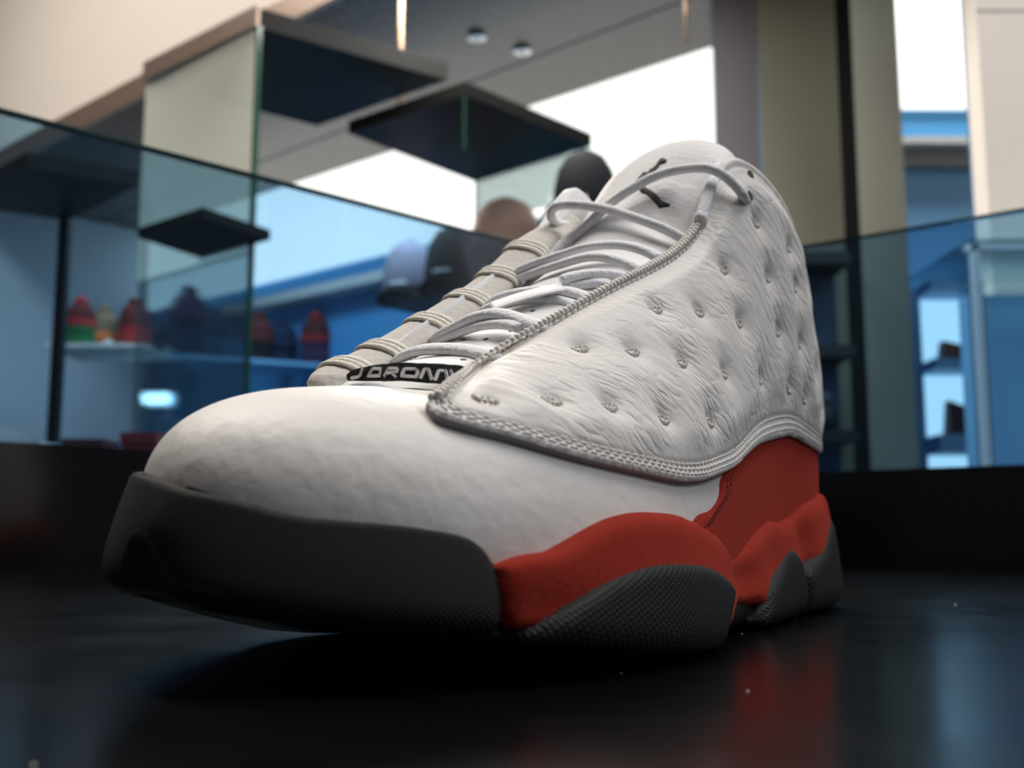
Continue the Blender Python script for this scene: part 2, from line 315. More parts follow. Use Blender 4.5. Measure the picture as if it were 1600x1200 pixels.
LETTERS={
 'J': [[(.2180,-.0098,.0638),(.2184,-.0100,.0621),(.2183,-.0108,.0618),(.2178,-.0132,.0618)]],
 'O': [[(.2195,-.0055,.0632),(.2207,-.0024,.0627),(.2212,-.0022,.0611),(.2194,-.0070,.0616),(.2195,-.0055,.0632)]],
 'R': [[(.2220,-.0005,.0606),(.2218,.0005,.0624),(.2233,.0040,.0619),(.2238,.0047,.0611),(.2220,.0002,.0614)],[(.2228,.0022,.0612),(.2240,.0043,.0599)]],
 'D': [[(.2235,.0061,.0616),(.2223,.0082,.0616),(.2223,.0088,.0610),(.2231,.0088,.0597),(.2245,.0061,.0600),(.2235,.0061,.0616)]],
 'A': [[(.2228,.0098,.0594),(.2214,.0099,.0615),(.2210,.0106,.0615),(.2217,.0120,.0590)]],
 'N': [[(.2215,.0127,.0589),(.2198,.0125,.0612),(.2185,.0134,.0613),(.2192,.0144,.0590)],[(.2176,.0140,.0615),(.2179,.0150,.0598)]],
}
LACES={
 'A': [(.1947,-.0175,.0692),(.1958,-.0147,.0703),(.1968,-.0095,.0710),(.1976,-.0042,.0708),(.1987,.0020,.0700),(.2004,.0090,.0685),(.2021,.0145,.0667),(.1955,.0135,.0664)],
 'B1': [(.1784,-.0185,.0767),(.1799,-.0146,.0783),(.1808,-.0099,.0795),(.1821,-.0029,.0811),(.1828,.0040,.0811),(.1840,.0111,.0788),(.1863,.0185,.0755),(.1783,.0165,.0759)],
 'B2': [(.1787,-.0175,.0757),(.1803,-.0139,.0770),(.1818,-.0074,.0778),(.1837,.0004,.0784),(.1854,.0077,.0778),(.1875,.0140,.0759)],
 'C1': [(.1574,-.0185,.0872),(.1584,-.0142,.0889),(.1585,-.0078,.0900),(.1583,-.0005,.0901),(.1583,.0063,.0890),(.1590,.0130,.0867),(.1603,.0180,.0842)],
 'C2': [(.1527,-.0185,.0908),(.1538,-.0135,.0927),(.1539,-.0089,.0934),(.1538,-.0027,.0936),(.1539,.0034,.0930),(.1543,.0102,.0915),(.1560,.0185,.0879)],
 'D1': [(.1520,.0060,.0958),(.1497,.0082,.0971),(.1446,.0125,.0985),(.1391,.0168,.0986),(.1355,.0200,.0975)],
 'D2': [(.1513,.0060,.0938),(.1493,.0089,.0945),(.1462,.0133,.0952),(.1436,.0169,.0947),(.1421,.0195,.0936)],
 'E1': [(.1324,-.0245,.1019),(.1331,-.0200,.1048),(.1333,-.0163,.1065),(.1317,-.0066,.1089),(.1301,.0033,.1107),(.1283,.0128,.1103),(.1278,.0201,.1077),(.1287,.0250,.1046)],
 'E2': [(.1326,-.0235,.1006),(.1339,-.0195,.1022),(.1343,-.0157,.1035),(.1341,-.0053,.1053),(.1343,.0054,.1064),(.1344,.0136,.1046),(.1366,.0225,.1000),(.1379,.0250,.0978)],
 'F': [(.0947,-.0230,.1301),(.0996,-.0240,.1297),(.1036,-.0240,.1313),(.1046,-.0220,.1336),(.1033,-.0160,.1338),(.1061,-.0030,.1297),(.1104,.0100,.1234),(.1120,.0185,.1189),(.1102,.0245,.1151),(.1112,.0275,.1125)],
 'G': [(.1020,-.0050,.1317),(.1025,-.0020,.1328),(.1015,.0028,.1357),(.0982,.0103,.1401),(.0956,.0174,.1419),(.0993,.0270,.1399),(.0993,.0322,.1378),(.0973,.0355,.1351),(.0962,.0375,.1326),(.0945,.0385,.1307),(.0892,.0375,.1306),(.0812,.0350,.1324)],
 'H': [(.1180,-.0210,.1123),(.1118,-.0205,.1161),(.1044,-.0155,.1227),(.1034,-.0085,.1276),(.1020,-.0050,.1317)],
 'I': [(.0879,.0285,.1431),(.0950,.0295,.1366),(.0993,.0295,.1313),(.1034,.0295,.1261),(.1063,.0295,.1221)],
}

# ------------------------------------------------------------------ the shoe
PSI = math.radians(31)
T2 = np.array([-math.sin(PSI), -math.cos(PSI)]); L2 = np.array([math.cos(PSI), -math.sin(PSI)])
HEEL = np.array([.0516, .266])-.155*T2-.052*L2
shoe = thing('sneaker', 'white leather high-top sneaker with quilted side, red suede midsole and black rubber toe', 'sneaker', (HEEL[0], HEEL[1], 0))
shoe.rotation_euler = (0, 0, math.atan2(T2[1], T2[0]))     # local +x points to the toe, local +y to the outer side
def segdist(P, C, closed=True):
    """distance of points P (n,2) to polyline C (m,2)"""
    A = C; B = np.roll(C, -1, 0) if closed else C[1:]
    if not closed: A = C[:-1]
    D = B-A; L = np.maximum((D*D).sum(1), 1e-18); out = np.full(len(P), 1e9)
    for i in range(len(A)):
        r = P-A[i]; t = np.clip(r@D[i]/L[i], 0, 1); q = r-t[:, None]*D[i]; out = np.minimum(out, np.sqrt((q*q).sum(1)))
    return out
def inside(P, C):
    x, y = P[:, 0], P[:, 1]; r = np.zeros(len(P), bool); j = len(C)-1
    for i in range(len(C)):
        xi, yi = C[i]; xj, yj = C[j]
        if yi != yj: r ^= ((yi > y) != (yj > y)) & (x < (xj-xi)*(y-yi)/(yj-yi)+xi)
        j = i
    return r
def smooth_poly(pts, n, closed=False):
    """Catmull-Rom resample"""
    V = np.asarray(pts, float); f = None
    if closed: V = np.vstack([V, V[:1]])
    m = len(V)-1
    if closed: E_ = np.vstack([V[-2], V, V[1]])
    else: E_ = np.vstack([2*V[0]-V[1], V, 2*V[-1]-V[-2]])
    u = np.linspace(0, m, n); i = np.minimum(u.astype(int), m-1); w_ = (u-i)[:, None]
    a, b, c, d = E_[i], E_[i+1], E_[i+2], E_[i+3]
    return .5*(2*b+(c-a)*w_+(2*a-5*b+4*c-d)*w_*w_+(3*b-a-3*c+d)*w_**3)
def resample(C, step, closed=False):
    C = np.asarray(C, float)
    if closed: C = np.vstack([C, C[:1]])
    d = np.r_[0, np.cumsum(np.hypot(*np.diff(C, axis=0).T))]; n = max(2, int(round(d[-1]/step)))
    s = np.linspace(0, d[-1], n+1); 
    if closed: s = s[:-1]
    return np.stack([np.interp(s, d, C[:, 0]), np.interp(s, d, C[:, 1])], -1)
def panel(name, S, poly, scale, step, off, base, mat, rim_mat=None, parent=None, nrm=normal):
    """leather or rubber piece cut to a closed outline on a surface S(a,t); off(metric pts, dist to edge, a, t) is its height, base the height of its underside"""
    sc = np.array(scale); C = resample(np.asarray(poly)*sc, step, True)
    lo, hi = C.min(0), C.max(0)
    gx, gy = np.meshgrid(np.arange(lo[0], hi[0], step), np.arange(lo[1], hi[1], step*.866), indexing='ij')
    gx = gx+(np.arange(gx.shape[1]) % 2)[None, :]*step*.5
    G = np.stack([gx.ravel(), gy.ravel()], -1); G = G[inside(G, C)]; G = G[segdist(G, C) > step*.55]
    pts = np.vstack([C, G]); nb = len(C)
    r = delaunay_2d_cdt([Vector(p) for p in pts], [(i, (i+1) % nb) for i in range(nb)], [list(range(nb))], 1, 1e-9)
    V = np.array([tuple(v) for v in r[0]]); F = [tuple(f) for f in r[2]]
    d = segdist(V, C); A, Tt = V[:, 0]/sc[0], V[:, 1]/sc[1]
    P = S(A, Tt); n = nrm(S, A, Tt); h = off(V, d, A, Tt)
    top = P+n*h[:, None]
    ed = {}
    for f in F:
        for i in range(len(f)):
            e = (f[i], f[(i+1) % len(f)]); ed[e] = 1
    bd = [e for e in ed if (e[1], e[0]) not in ed]
    ids = {}; verts = list(top); faces = list(F)
    nn = np.array([np.cross(top[f[1]]-top[f[0]], top[f[2]]-top[f[0]]) for f in F[:200]]); flip = (nn*n[[f[0] for f in F[:200]]]).sum() < 0
    rim = []; b_i = {}
    for e in bd:
        for v in e:
            if v not in ids:
                ids[v] = len(verts); verts.append(top[v]); b_i[v] = len(verts); verts.append(P[v]+n[v]*(base(A[v:v+1], Tt[v:v+1])[0] if callable(base) else base))
        a, b = e; rim.append((b, a, None))
        faces.append((ids[b], ids[a], b_i[a], b_i[b]))
    if flip: faces = [f[::-1] for f in faces]
    mi = [0]*len(F)+[1]*len(rim)
    o = mesh_obj(name, verts, faces, mat, parent or shoe, True, [mat, rim_mat or mat], mi)
    vm = np.zeros((len(verts), 2)); vm[:len(V)] = V
    for v in ids: vm[ids[v]] = V[v]; vm[b_i[v]] = V[v]
    uv = o.data.uv_layers.new(name='metric'); li = np.zeros(len(o.data.loops), int); o.data.loops.foreach_get('vertex_index', li); uv.data.foreach_set('uv', vm[li].ravel())
    return o
def dome(h, r):
    def f(V, d, A, T_):
        q = np.clip(d/r, 0, 1); return h*np.sqrt(np.clip(1-(1-q)**2, 0, 1))
    return f
def rows(S, curve, h, length, gap, rad, name, mat=M_THREAD, parent=None, swing=0., nrm=normal, lift=None):
    """a line of sewn stitches: little rounded threads lying on S along a curve (a,t)"""
    c = np.asarray(curve); fine = resample_on(S, c, .0004); P = fine[0]; n = fine[1]
    if lift is not None: P = P+n*lift(smooth_poly(c, len(c)*12)[:, 0])[:, None]
    d = np.r_[0, np.cumsum(np.linalg.norm(np.diff(P, axis=0), axis=1))]
    mb = MB(); s = 0.; k = 0
    at = lambda x, Q: np.array([np.interp(x, d, Q[:, i]) for i in range(3)])
    while s+length < d[-1]:
        a, b = at(s, P), at(s+length, P); m = at(s+length*.5, n); m /= np.linalg.norm(m)
        t = b-a; t /= np.linalg.norm(t); sd = np.cross(m, t); k += 1
        if swing:
            t = t+sd*swing; t /= np.linalg.norm(t); sd = np.cross(m, t)
        c0 = (a+b)/2+m*h; vs = []
        for u, rr in ((-1, .12), (-.7, .8), (0, 1), (.7, .8), (1, .12)):
            for q in range(6):
                an = q*math.pi/3; vs.append(c0+t*u*length*.5+rad*rr*(sd*math.cos(an)+m*math.sin(an)))
        fs = [(j*6+q, j*6+(q+1) % 6, (j+1)*6+(q+1) % 6, (j+1)*6+q) for j in range(4) for q in range(6)]
        mb.add(vs, fs); s += length+gap
    o = mb.build(name, mat, parent or shoe, True); o['kind'] = 'stuff'; return o
def resample_on(S, c, step):
    f = smooth_poly(c, len(c)*12); P = S(f[:, 0], f[:, 1]); n = normal(S, f[:, 0], f[:, 1])
    if S is Tongue: n = tnormal(S, f[:, 0], f[:, 1])
    return P, n
def tnormal(S, p, q, e=2e-3):
    n = normal(S, np.asarray(p, float), np.asarray(q, float), e); s = np.sign(n[..., 2:3]+n[..., 0:1]); return n*np.where(s == 0, 1, s)
def tube(name, pts, wid, thk, mat, parent, up=None, n=10, res=8, close_ends=True, prof=None):
    """flattened cord swept through points; up gives the direction of the thin side"""
    P = smooth_poly(pts, len(pts)*res) if len(pts) > 2 else np.asarray(pts, float)
    vs = []; fs = []; m = len(P)
    for i in range(m):
        t = P[min(i+1, m-1)]-P[max(i-1, 0)]; t /= np.linalg.norm(t)
        u = np.array(up(P[i]) if callable(up) else (up if up is not None else (0, 0, 1)), float); sd = np.cross(t, u); sd /= np.linalg.norm(sd); u = np.cross(sd, t)
        k = prof(i/(m-1)) if prof else 1.
        for q in range(n):
            an = 2*math.pi*q/n; cx, sx = math.cos(an), math.sin(an)
            vs.append(P[i]+k*(sd*wid*.5*math.copysign(abs(cx)**.85, cx)+u*thk*.5*math.copysign(abs(sx)**.85, sx)))
    for j in range(m-1):
        for q in range(n): fs.append((j*n+q, j*n+(q+1) % n, (j+1)*n+(q+1) % n, (j+1)*n+q))
    fs.append(tuple(range(n))[::-1]); fs.append(tuple(range((m-1)*n, m*n)))
    return mesh_obj(name, vs, fs, mat, parent, True)

# upper shell (vamp and the leather under the panels), a wall of leather with a lining
na, nt_ = 220, 48
aa, tt = np.meshgrid(np.arange(na)/na, np.linspace(0, 1, nt_), indexing='ij')
Po = U(aa, tt); No = normal(U, aa, np.clip(tt, .002, .998))
def ring_faces(na, nt_, b=0, flip=False):
    f = [(b+i*nt_+j, b+((i+1) % na)*nt_+j, b+((i+1) % na)*nt_+j+1, b+i*nt_+j+1) for i in range(na) for j in range(nt_-1)]
    return [x[::-1] for x in f] if flip else f
up_f = ring_faces(na, nt_)
c_ = np.cross(Po[40, 10]*0+Po[41, 10]-Po[40, 10], Po[40, 11]-Po[40, 10]); FL = (c_@No[40, 10]) < 0
mesh_obj('vamp', Po.reshape(-1, 3), ring_faces(na, nt_, 0, FL), M_VAMP, shoe)
Pi = Po-No*.0032; nti = nt_
edge = [(i*nt_+nt_-1, ((i+1) % na)*nt_+nt_-1) for i in range(na)]
vi = np.vstack([Pi.reshape(-1, 3), Po[:, -1]]); b = na*nt_
mesh_obj('lining', vi, ring_faces(na, nt_, 0, not FL)+[(i*nt_+nt_-1, ((i+1) % na)*nt_+nt_-1, b+(i+1) % na, b+i) for i in range(na)], M_BASE, shoe)

# quilted side panel
q_low = [tuple(p) for p in CURVES['panel_low']]
q_up = [(.4109, .6043), (.402, .785), (.388, .93), (.372, .985), (.354, .998), (.326, .998), (.30, 1.), (.27, 1.), (.245, 1.), (.22, 1.), (.20, 1.), (.18, 1.), (.15, 1.), (.10, 1.), (.05, 1.), (0, 1.), (-.03, 1.)]
q_heel = [(-.03, .31), (0, .31), (.03, .31), (.06, .305), (.095, .29)]
low_curve = smooth_poly(q_low+[(.095, .285), (.06, .30), (.03, .31), (0, .31), (-.03, .31)], 160)
up_curve = smooth_poly([q_low[0]]+q_up, 200)
q_poly = np.vstack([low_curve, up_curve[::-1][:-1]])
SCU = (.60, .125)
dim = np.array(CURVES['dimples']+[(.115, .52), (.10, .42), (.11, .68), (.12, .80), (.06, .6), (.05, .45), (.06, .78), (0, .6), (.02, .45)])
dim3 = U(dim[:, 0], dim[:, 1])
lowM = low_curve*np.array(SCU); upM = up_curve*np.array(SCU)
rng = np.random.RandomState(4)
def quilt_off(V, d, A, T_):
    P = U(A, T_); dl = segdist(V, lowM, False); du = segdist(V, upM, False)
    h = .0017+.0010*np.sqrt(np.clip(1-(1-np.clip(d/.0012, 0, 1))**2, 0, 1))
    border = np.clip((dl-.0052)/.012, 0, 1)*np.clip((du-.006)/.010, 0, 1); border = border*border*(3-2*border)
    h -= .0008*np.exp(-((dl-.0055)/.0009)**2)+.0006*np.exp(-((du-.0045)/.0008)**2)+.0003*np.exp(-((dl-.0024)/.0006)**2)+.0003*np.exp(-((dl-.0040)/.0006)**2)
    puff = np.full(len(V), .0030)
    dm = np.full(len(V), 9.)
    for c in dim3:
        r = np.linalg.norm(P-c, axis=1); dm = np.minimum(dm, r)
    puff = .0019*(1-np.exp(-(dm/.0064)**1.5))-.0012*np.exp(-(dm/.0024)**2)
    # soft folds of the padded leather, long in one direction
    x, z = P[:, 0], P[:, 2]; c1 = x*.79+z*.61; c2 = -x*.61+z*.79
    fold = np.zeros(len(V))
    for k in range(14):
        f = rng2[k]; fold += f[3]*np.sin(c2*f[0]+c1*f[1]+f[2])
    return h+border*(puff+fold*.00004*np.clip(dm/.004, 0, 1))
rng2 = [(rng.uniform(900, 2600), rng.uniform(-260, 260), rng.uniform(0, 6.3), rng.uniform(.4, 1)) for _ in range(14)]
quilt = panel('quilted_panel', U, q_poly, SCU, .0011, quilt_off, -.0004, M_QUILT, M_EDGE)
def inset_curve(curve, dist, side):
    C = smooth_poly(curve, len(curve)*2)*np.array(SCU); t = np.gradient(C, axis=0); n = np.stack([-t[:, 1], t[:, 0]], -1); n /= np.linalg.norm(n, axis=1)[:, None]
    return (C+n*dist*side)/np.array(SCU)
Uq = lambda a, t: U(a, t)
up_thr = up_curve[:120]
for dist, h in ((.0022, .0028), (.0038, .0028), (.0056, .0027)):
    rows(U, inset_curve(low_curve[::4], dist, -1)[::2], h-.0002, .0022, .0006, .00032, 'stitch_row')
for dist, h in ((.0050, .0030),):
    rows(U, inset_curve(up_thr[6::4], dist, 1)[::2], h, .0020, .0007, .00030, 'stitch_row', lift=lambda a: .0012*np.clip((a-.32)/.03, 0, 1))
# overlocked edge of the throat, two plaited rows
for dist, h in ((.0007, .0026), (.0025, .0032)):
    rows(U, inset_curve(up_thr[::4], dist, 1)[::2], h, .0022, -.0004, .00100, 'throat_welt', M_WELT, None, .45, lift=lambda a: .0006*np.clip((a-.31)/.03, 0, 1)*np.clip((.412-a)/.01, 0, 1))
# knots that tie the quilting down
knot = MB(); KS = 1.25
for q in range(7):
    an = math.pi*(1.0+q/6.); cx, cz = .0023*math.cos(an), .0013*math.sin(an)
    knot.lathe([(.0001, -.0005), (.0005, -.0003), (.0006, 0), (.0005, .0003), (.0001, .0005)], 6, (cx, cz, 0))
for q in range(2): knot.lathe([(.0001, -.0004), (.0004, 0), (.0001, .0004)], 6, (-.0006+.0012*q, .0004, 0))
kme = bpy.data.meshes.new('quilt_knot'); kme.from_pydata(knot.v, [], knot.f); kme.materials.append(M_THREAD); kme.polygons.foreach_set('use_smooth', [True]*len(kme.polygons))
kh = quilt_off(dim*np.array(SCU), np.full(len(dim), .01), dim[:, 0], dim[:, 1]); kn = normal(U, dim[:, 0], dim[:, 1])
for i in range(len(dim)):
    o = bpy.data.objects.new('quilt_knot', kme); COL.objects.link(o); o.parent = shoe
    n = Vector(kn[i]); ax = (U(dim[i:i+1, 0]-.004, dim[i:i+1, 1]-.012)-dim3[i:i+1])[0]; ax = Vector(ax)-n*Vector(ax).dot(n); ax.normalize(); ay = n.cross(ax)
    p = Vector(dim3[i])+n*(kh[i]+.0011)
    o.matrix_local = Matrix(((ax.x, ay.x, n.x, p.x), (ax.y, ay.y, n.y, p.y), (ax.z, ay.z, n.z, p.z), (0, 0, 0, 1)))

# red suede heel quarter on the upper
rh = [tuple(p) for p in CURVES['red_heel']]
rh_poly = np.vstack([smooth_poly([(.310, .10)]+rh[:4], 24), smooth_poly([(p[0], p[1]+.035) for p in rh[4:]]+[(.06, .33), (0, .34), (-.03, .34)], 40), [(-.03, .02), (.10, .02), (.20, .0), (.30, .0)]])
panel('suede_heel_quarter', U, rh_poly, SCU, .002, dome(.0009, .0010), -.0005, M_SUEDE)
rh_edge = smooth_poly([(.2951, .155)]+rh[1:4], 20)
rows(U, rh_edge+np.array([-.006, .0]), .0010, .0011, .0007, .00028, 'stitch_row', plain('dark_red_thread', (.16, .01, .012), .9))
rows(U, rh_edge+np.array([-.011, .004]), .0010, .0011, .0007, .00028, 'stitch_row', bpy.data.materials['dark_red_thread'])

# sole: core, toe cap, red midsole wrap and the pods
SCW = (.64, .032)
def Wn(a, w_): return Wall(a, w_)
nw = 16
aw, ww = np.meshgrid(np.arange(na)/na, np.linspace(0, 1.0, nw), indexing='ij')
Pw = Wall(aw, ww); Nw = normal(Wall, aw, np.clip(ww, .01, .99)); Pc = Pw-Nw*.0026
cf = ring_faces(na, nw, 0, FL); vv = list(Pc.reshape(-1, 3)); nb0 = len(vv)
vv.append(Pc[:, 0].mean(0)); vv.append(Pc[:, -1].mean(0)-np.array([0, 0, .006]))
for i in range(na):
    j = (i+1) % na
    cf.append((i*nw, nb0, j*nw) if not FL else (j*nw, nb0, i*nw)); cf.append((j*nw+nw-1, nb0+1, i*nw+nw-1))
mesh_obj('sole_core', vv, cf, M_SMOOTH, shoe)
# outsole: thin tread slab following the bottom
Pb = Wall(np.arange(na)/na, np.full(na, .07)); bz = fS(np.arange(na)/na)[:, 2]
vo = []
for z_, ins in ((0, .0022), (0, .0004), (.0017, .0004), (.0017, .0022)):
    Q = Pb-normal(Wall, np.arange(na)/na, np.full(na, .3))*(ins+.010*np.exp(-((np.arange(na)/na-.245)/.035)**2))[:, None]; Q[:, 2] = np.maximum(bz+z_, z_); vo.append(Q)
vo = np.array(vo); fo = []
for k in range(3):
    for i in range(na): j = (i+1) % na; fo.append((k*na+i, k*na+j, (k+1)*na+j, (k+1)*na+i))
vo = np.vstack([vo.reshape(-1, 3), vo[0].mean(0)[None]*np.array([[1, 1, 0]])+np.array([[0, 0, .001]])])
for i in range(na): fo.append((i, 4*na, (i+1) % na))
mesh_obj('outsole', vo, fo, M_SMOOTH, shoe)

tc_top = [tuple(p) for p in CURVES['toecap_top']]
tc_poly = np.vstack([smooth_poly([(.66, .10), (.655, .70), (.645, .90), (.62, .97), (.585, .985)]+tc_top, 130), [(.3865, .06), (.45, .05), (.5, .05), (.55, .05), (.60, .05)]])
def cap_off(V, d, A, T_):
    q = np.clip(d/.0022, 0, 1); h = .0018*np.sqrt(np.clip(1-(1-q)**2, 0, 1))-.0002
    # hollow at the tip of the toe
    g = np.exp(-((A-.513)/.016)**2-((T_-.20)/.26)**2); return h-.0016*g
panel('toe_cap', Wall, tc_poly, SCW, .0013, cap_off, -.0045, M_RUB)
lobe = [tuple(p) for p in CURVES['toe_lobe']]
lb = np.vstack([smooth_poly([(.535, .06)]+lobe+[(.45, .17), (.40, .14)], 50), [(.40, .055), (.45, .055), (.50, .055)]])
panel('toe_insert', Wall, lb, SCW, .0015, lambda V, d, A, T_: cap_off(V, np.full(len(V), .01), A, T_)+.0004*np.clip(d/.0008, 0, 1), -.001, M_SMOOTH)

rt = [tuple(p) for p in CURVES['red_top']]
r_top = smooth_poly([(.3885, .70)]+rt+[(.112, 1.01), (.10, 1.06), (.085, 1.06), (.06, 1.03), (.03, 1.0), (0, .99), (-.03, .99)], 150)
r_bot = smooth_poly([(-.03, .15), (.05, .15), (.11, .25), (.135, .40), (.15, .40), (.165, .2), (.19, .12), (.215, .16), (.228, .24), (.245, .28), (.262, .27), (.276, .22), (.29, .12), (.34, .08), (.385, .08)], 80)
red_poly = np.vstack([r_top, r_bot])
def red_off(V, d, A, T_):
    q = np.clip(d/.005, 0, 1); h = -.0006+.0030*np.sqrt(np.clip(1-(1-q)**2, 0, 1))
    for a, w_, sa, sw, dp in ((.248, .50, .022, .30, .0048), (.150, .62, .013, .3, .0030), (.205, .55, .012, .3, .0012), (.375, .25, .02, .25, .0015)):
        h -= dp*np.exp(-((A-a)/sa)**2-((T_-w_)/sw)**2)
    return h
panel('red_midsole_wrap', Wall, red_poly, SCW, .0014, red_off, -.0045, M_SUEDE)
p1 = [tuple(p) for p in CURVES['pod1']]
p1_poly = np.vstack([smooth_poly([(.386, .02), (.381, .14)]+p1[:12], 70), [(.294, .02), (.33, .02), (.36, .02)]])
def pod_off(hh, r, tilt=0.):
    def f(V, d, A, T_):
        q = np.clip(d/r, 0, 1); return -.0012+hh*np.sqrt(np.clip(1-(1-q)**2, 0, 1))
    return f
panel('forefoot_pod', Wall, p1_poly, SCW, .0012, pod_off(.0048, .0045), -.003, M_POD)
p2 = [tuple(p) for p in CURVES['pod2']]
p2_poly = np.vstack([smooth_poly([(.232, .05), (.2250, .25)]+p2, 50), [(.17, .02), (.20, .02)]])
panel('arch_pod', Wall, p2_poly, SCW, .0012, pod_off(.0046, .0045), -.003, M_POD)
p3_poly = np.vstack([smooth_poly([(.158, .02), (.157, .18), (.1551, .417), (.1313, .56), (.115, .72), (.100, .83), (.085, .83), (.065, .70), (.04, .55), (0, .45), (-.03, .42)], 60), [(-.03, .02), (.05, .02), (.1, .02)]])
panel('heel_pod', Wall, p3_poly, SCW, .0012, pod_off(.0046, .0045), -.003, M_POD)

# inner side of the sole: the wrap goes on around the heel, with two more pods
rm_poly = np.vstack([smooth_poly([(.655, .70), (.68, .86), (.72, .98), (.76, .90), (.80, .74), (.85, .82), (.90, .96), (.94, 1.02), (.97, .99)], 60), smooth_poly([(.97, .15), (.90, .12), (.84, .26), (.80, .30), (.75, .10), (.66, .08)], 40)])
panel('red_midsole_wrap', Wall, rm_poly, SCW, .002, dome(.0024, .005), -.0045, M_SUEDE)
panel('forefoot_pod', Wall, smooth_poly([(.665, .02), (.68, .34), (.71, .60), (.74, .62), (.77, .42), (.78, .04), (.72, .02)], 50, True), SCW, .002, pod_off(.0046, .0045), -.003, M_POD)
panel('heel_pod', Wall, smooth_poly([(.85, .02), (.86, .34), (.89, .62), (.93, .66), (.96, .50), (.968, .10), (.91, .02)], 50, True), SCW, .002, pod_off(.0046, .0045), -.003, M_POD)

# tongue
npp, nq = 90, 30
pg, qg = np.meshgrid(np.linspace(0, 1, npp), np.sin(np.linspace(-math.pi/2, math.pi/2, nq)), indexing='ij')
tv = np.vstack([Tongue(pg, qg).reshape(-1, 3), Tongue(pg, qg, -1.).reshape(-1, 3)]); tf = []
for i in range(npp-1):
    for j in range(nq-1):
        tf.append((i*nq+j, (i+1)*nq+j, (i+1)*nq+j+1, i*nq+j+1)); b = npp*nq; tf.append((b+i*nq+j, b+i*nq+j+1, b+(i+1)*nq+j+1, b+(i+1)*nq+j))
tongue = mesh_obj('tongue', tv, tf, M_TONGUE, shoe)
tb = bmesh.new(); tb.from_mesh(tongue.data); bmesh.ops.remove_doubles(tb, verts=tb.verts, dist=1e-6); bmesh.ops.recalc_face_normals(tb, faces=tb.faces); tb.to_mesh(tongue.data); tb.free()
for p_ in tongue.data.polygons: p_.use_smooth = True
TS = (.16, .019)
# woven name label standing at the foot of the tongue, letters sewn on
LR = np.array(CURVES['label_rows']).reshape(4, 28, 3); lnrm = np.cross(LR[0, 18]-LR[0, 9], LR[3, 14]-LR[0, 14]); lnrm /= np.linalg.norm(lnrm)
if lnrm[0] < 0: lnrm = -lnrm
lv = np.vstack([LR.reshape(-1, 3), LR.reshape(-1, 3)-lnrm*.0009]); lf = []; nl = 4*28
for r_ in range(3):
    for c__ in range(27):
        q = (r_*28+c__, r_*28+c__+1, (r_+1)*28+c__+1, (r_+1)*28+c__); lf += [q, tuple(nl+x for x in q[::-1])]
rim = list(range(28))+[r_*28+27 for r_ in range(1, 4)]+list(range(3*28+26, 3*28-1, -1))+[r_*28 for r_ in (2, 1)]
lf += [(rim[x], nl+rim[x], nl+rim[(x+1) % len(rim)], rim[(x+1) % len(rim)]) for x in range(len(rim))]
lab_o = mesh_obj('name_label', lv, lf, M_LABEL, shoe, False)
for ch in 'JORDAN':
    mb = MB()
    for s_ in LETTERS[ch]:
        f = np.asarray(s_); f = np.vstack([np.linspace(f[x], f[x+1], 5)[(0 if x == 0 else 1):] for x in range(len(f)-1)])+lnrm*.0003; m = len(f); vs = []; fs = []
        for x in range(m):
            t = f[min(x+1, m-1)]-f[max(x-1, 0)]; t /= np.linalg.norm(t); sd = np.cross(lnrm, t); sd /= np.linalg.norm(sd); w_ = .00030
            for u, v_ in ((-w_, -.0004), (-w_, .0001), (w_, .0001), (w_, -.0004)): vs.append(f[x]+sd*u+lnrm*v_)
        for x in range(m-1):
            for q in range(4): fs.append((x*4+q, x*4+(q+1) % 4, (x+1)*4+(q+1) % 4, (x+1)*4+q))
        fs += [(0, 1, 2, 3), tuple(range(4*m-4, 4*m))[::-1]]; mb.add(vs, fs)
    mb.build('letter', M_LETTER, lab_o)
logo_poly = CURVES['logo'][:-1]
lg = resample(np.asarray(logo_poly)*np.array((.16, .024)), .0006, True); lt_ = np.roll(lg, -1, 0)-np.roll(lg, 1, 0); ln = np.stack([lt_[:, 1], -lt_[:, 0]], -1); ln /= np.linalg.norm(ln, axis=1)[:, None]
ar = (lg[:, 0]*np.roll(lg[:, 1], -1)-lg[:, 1]*np.roll(lg[:, 0], -1)).sum()
lg = lg+ln*(.00042 if ar > 0 else -.00042)
panel('leaping_figure_logo', Tongue, lg/np.array((.16, .024)), (.16, .024), .0006, dome(.0005, .0003), -.0004, M_LOGO, nrm=tnormal)
for p_, q_ in CURVES['perf']:
    c = Tongue(np.array([p_]), np.array([q_]))[0]; n = tnormal(Tongue, np.array([p_]), np.array([q_]))[0]
    t = np.cross(n, (1, 0, 0)); t /= np.linalg.norm(t); s_ = np.cross(n, t); r = .00075
    vs = [c+n*.00012+r*(t*math.cos(k*math.pi/6)+s_*math.sin(k*math.pi/6)) for k in range(12)]+[c-n*.001+r*.8*(t*math.cos(k*math.pi/6)+s_*math.sin(k*math.pi/6)) for k in range(12)]
    mesh_obj('perforation', vs, [tuple(range(12)), tuple(range(12, 24))[::-1]]+[(k, (k+1) % 12, 12+(k+1) % 12, 12+k) for k in range(12)], M_HOLE, tongue, False)

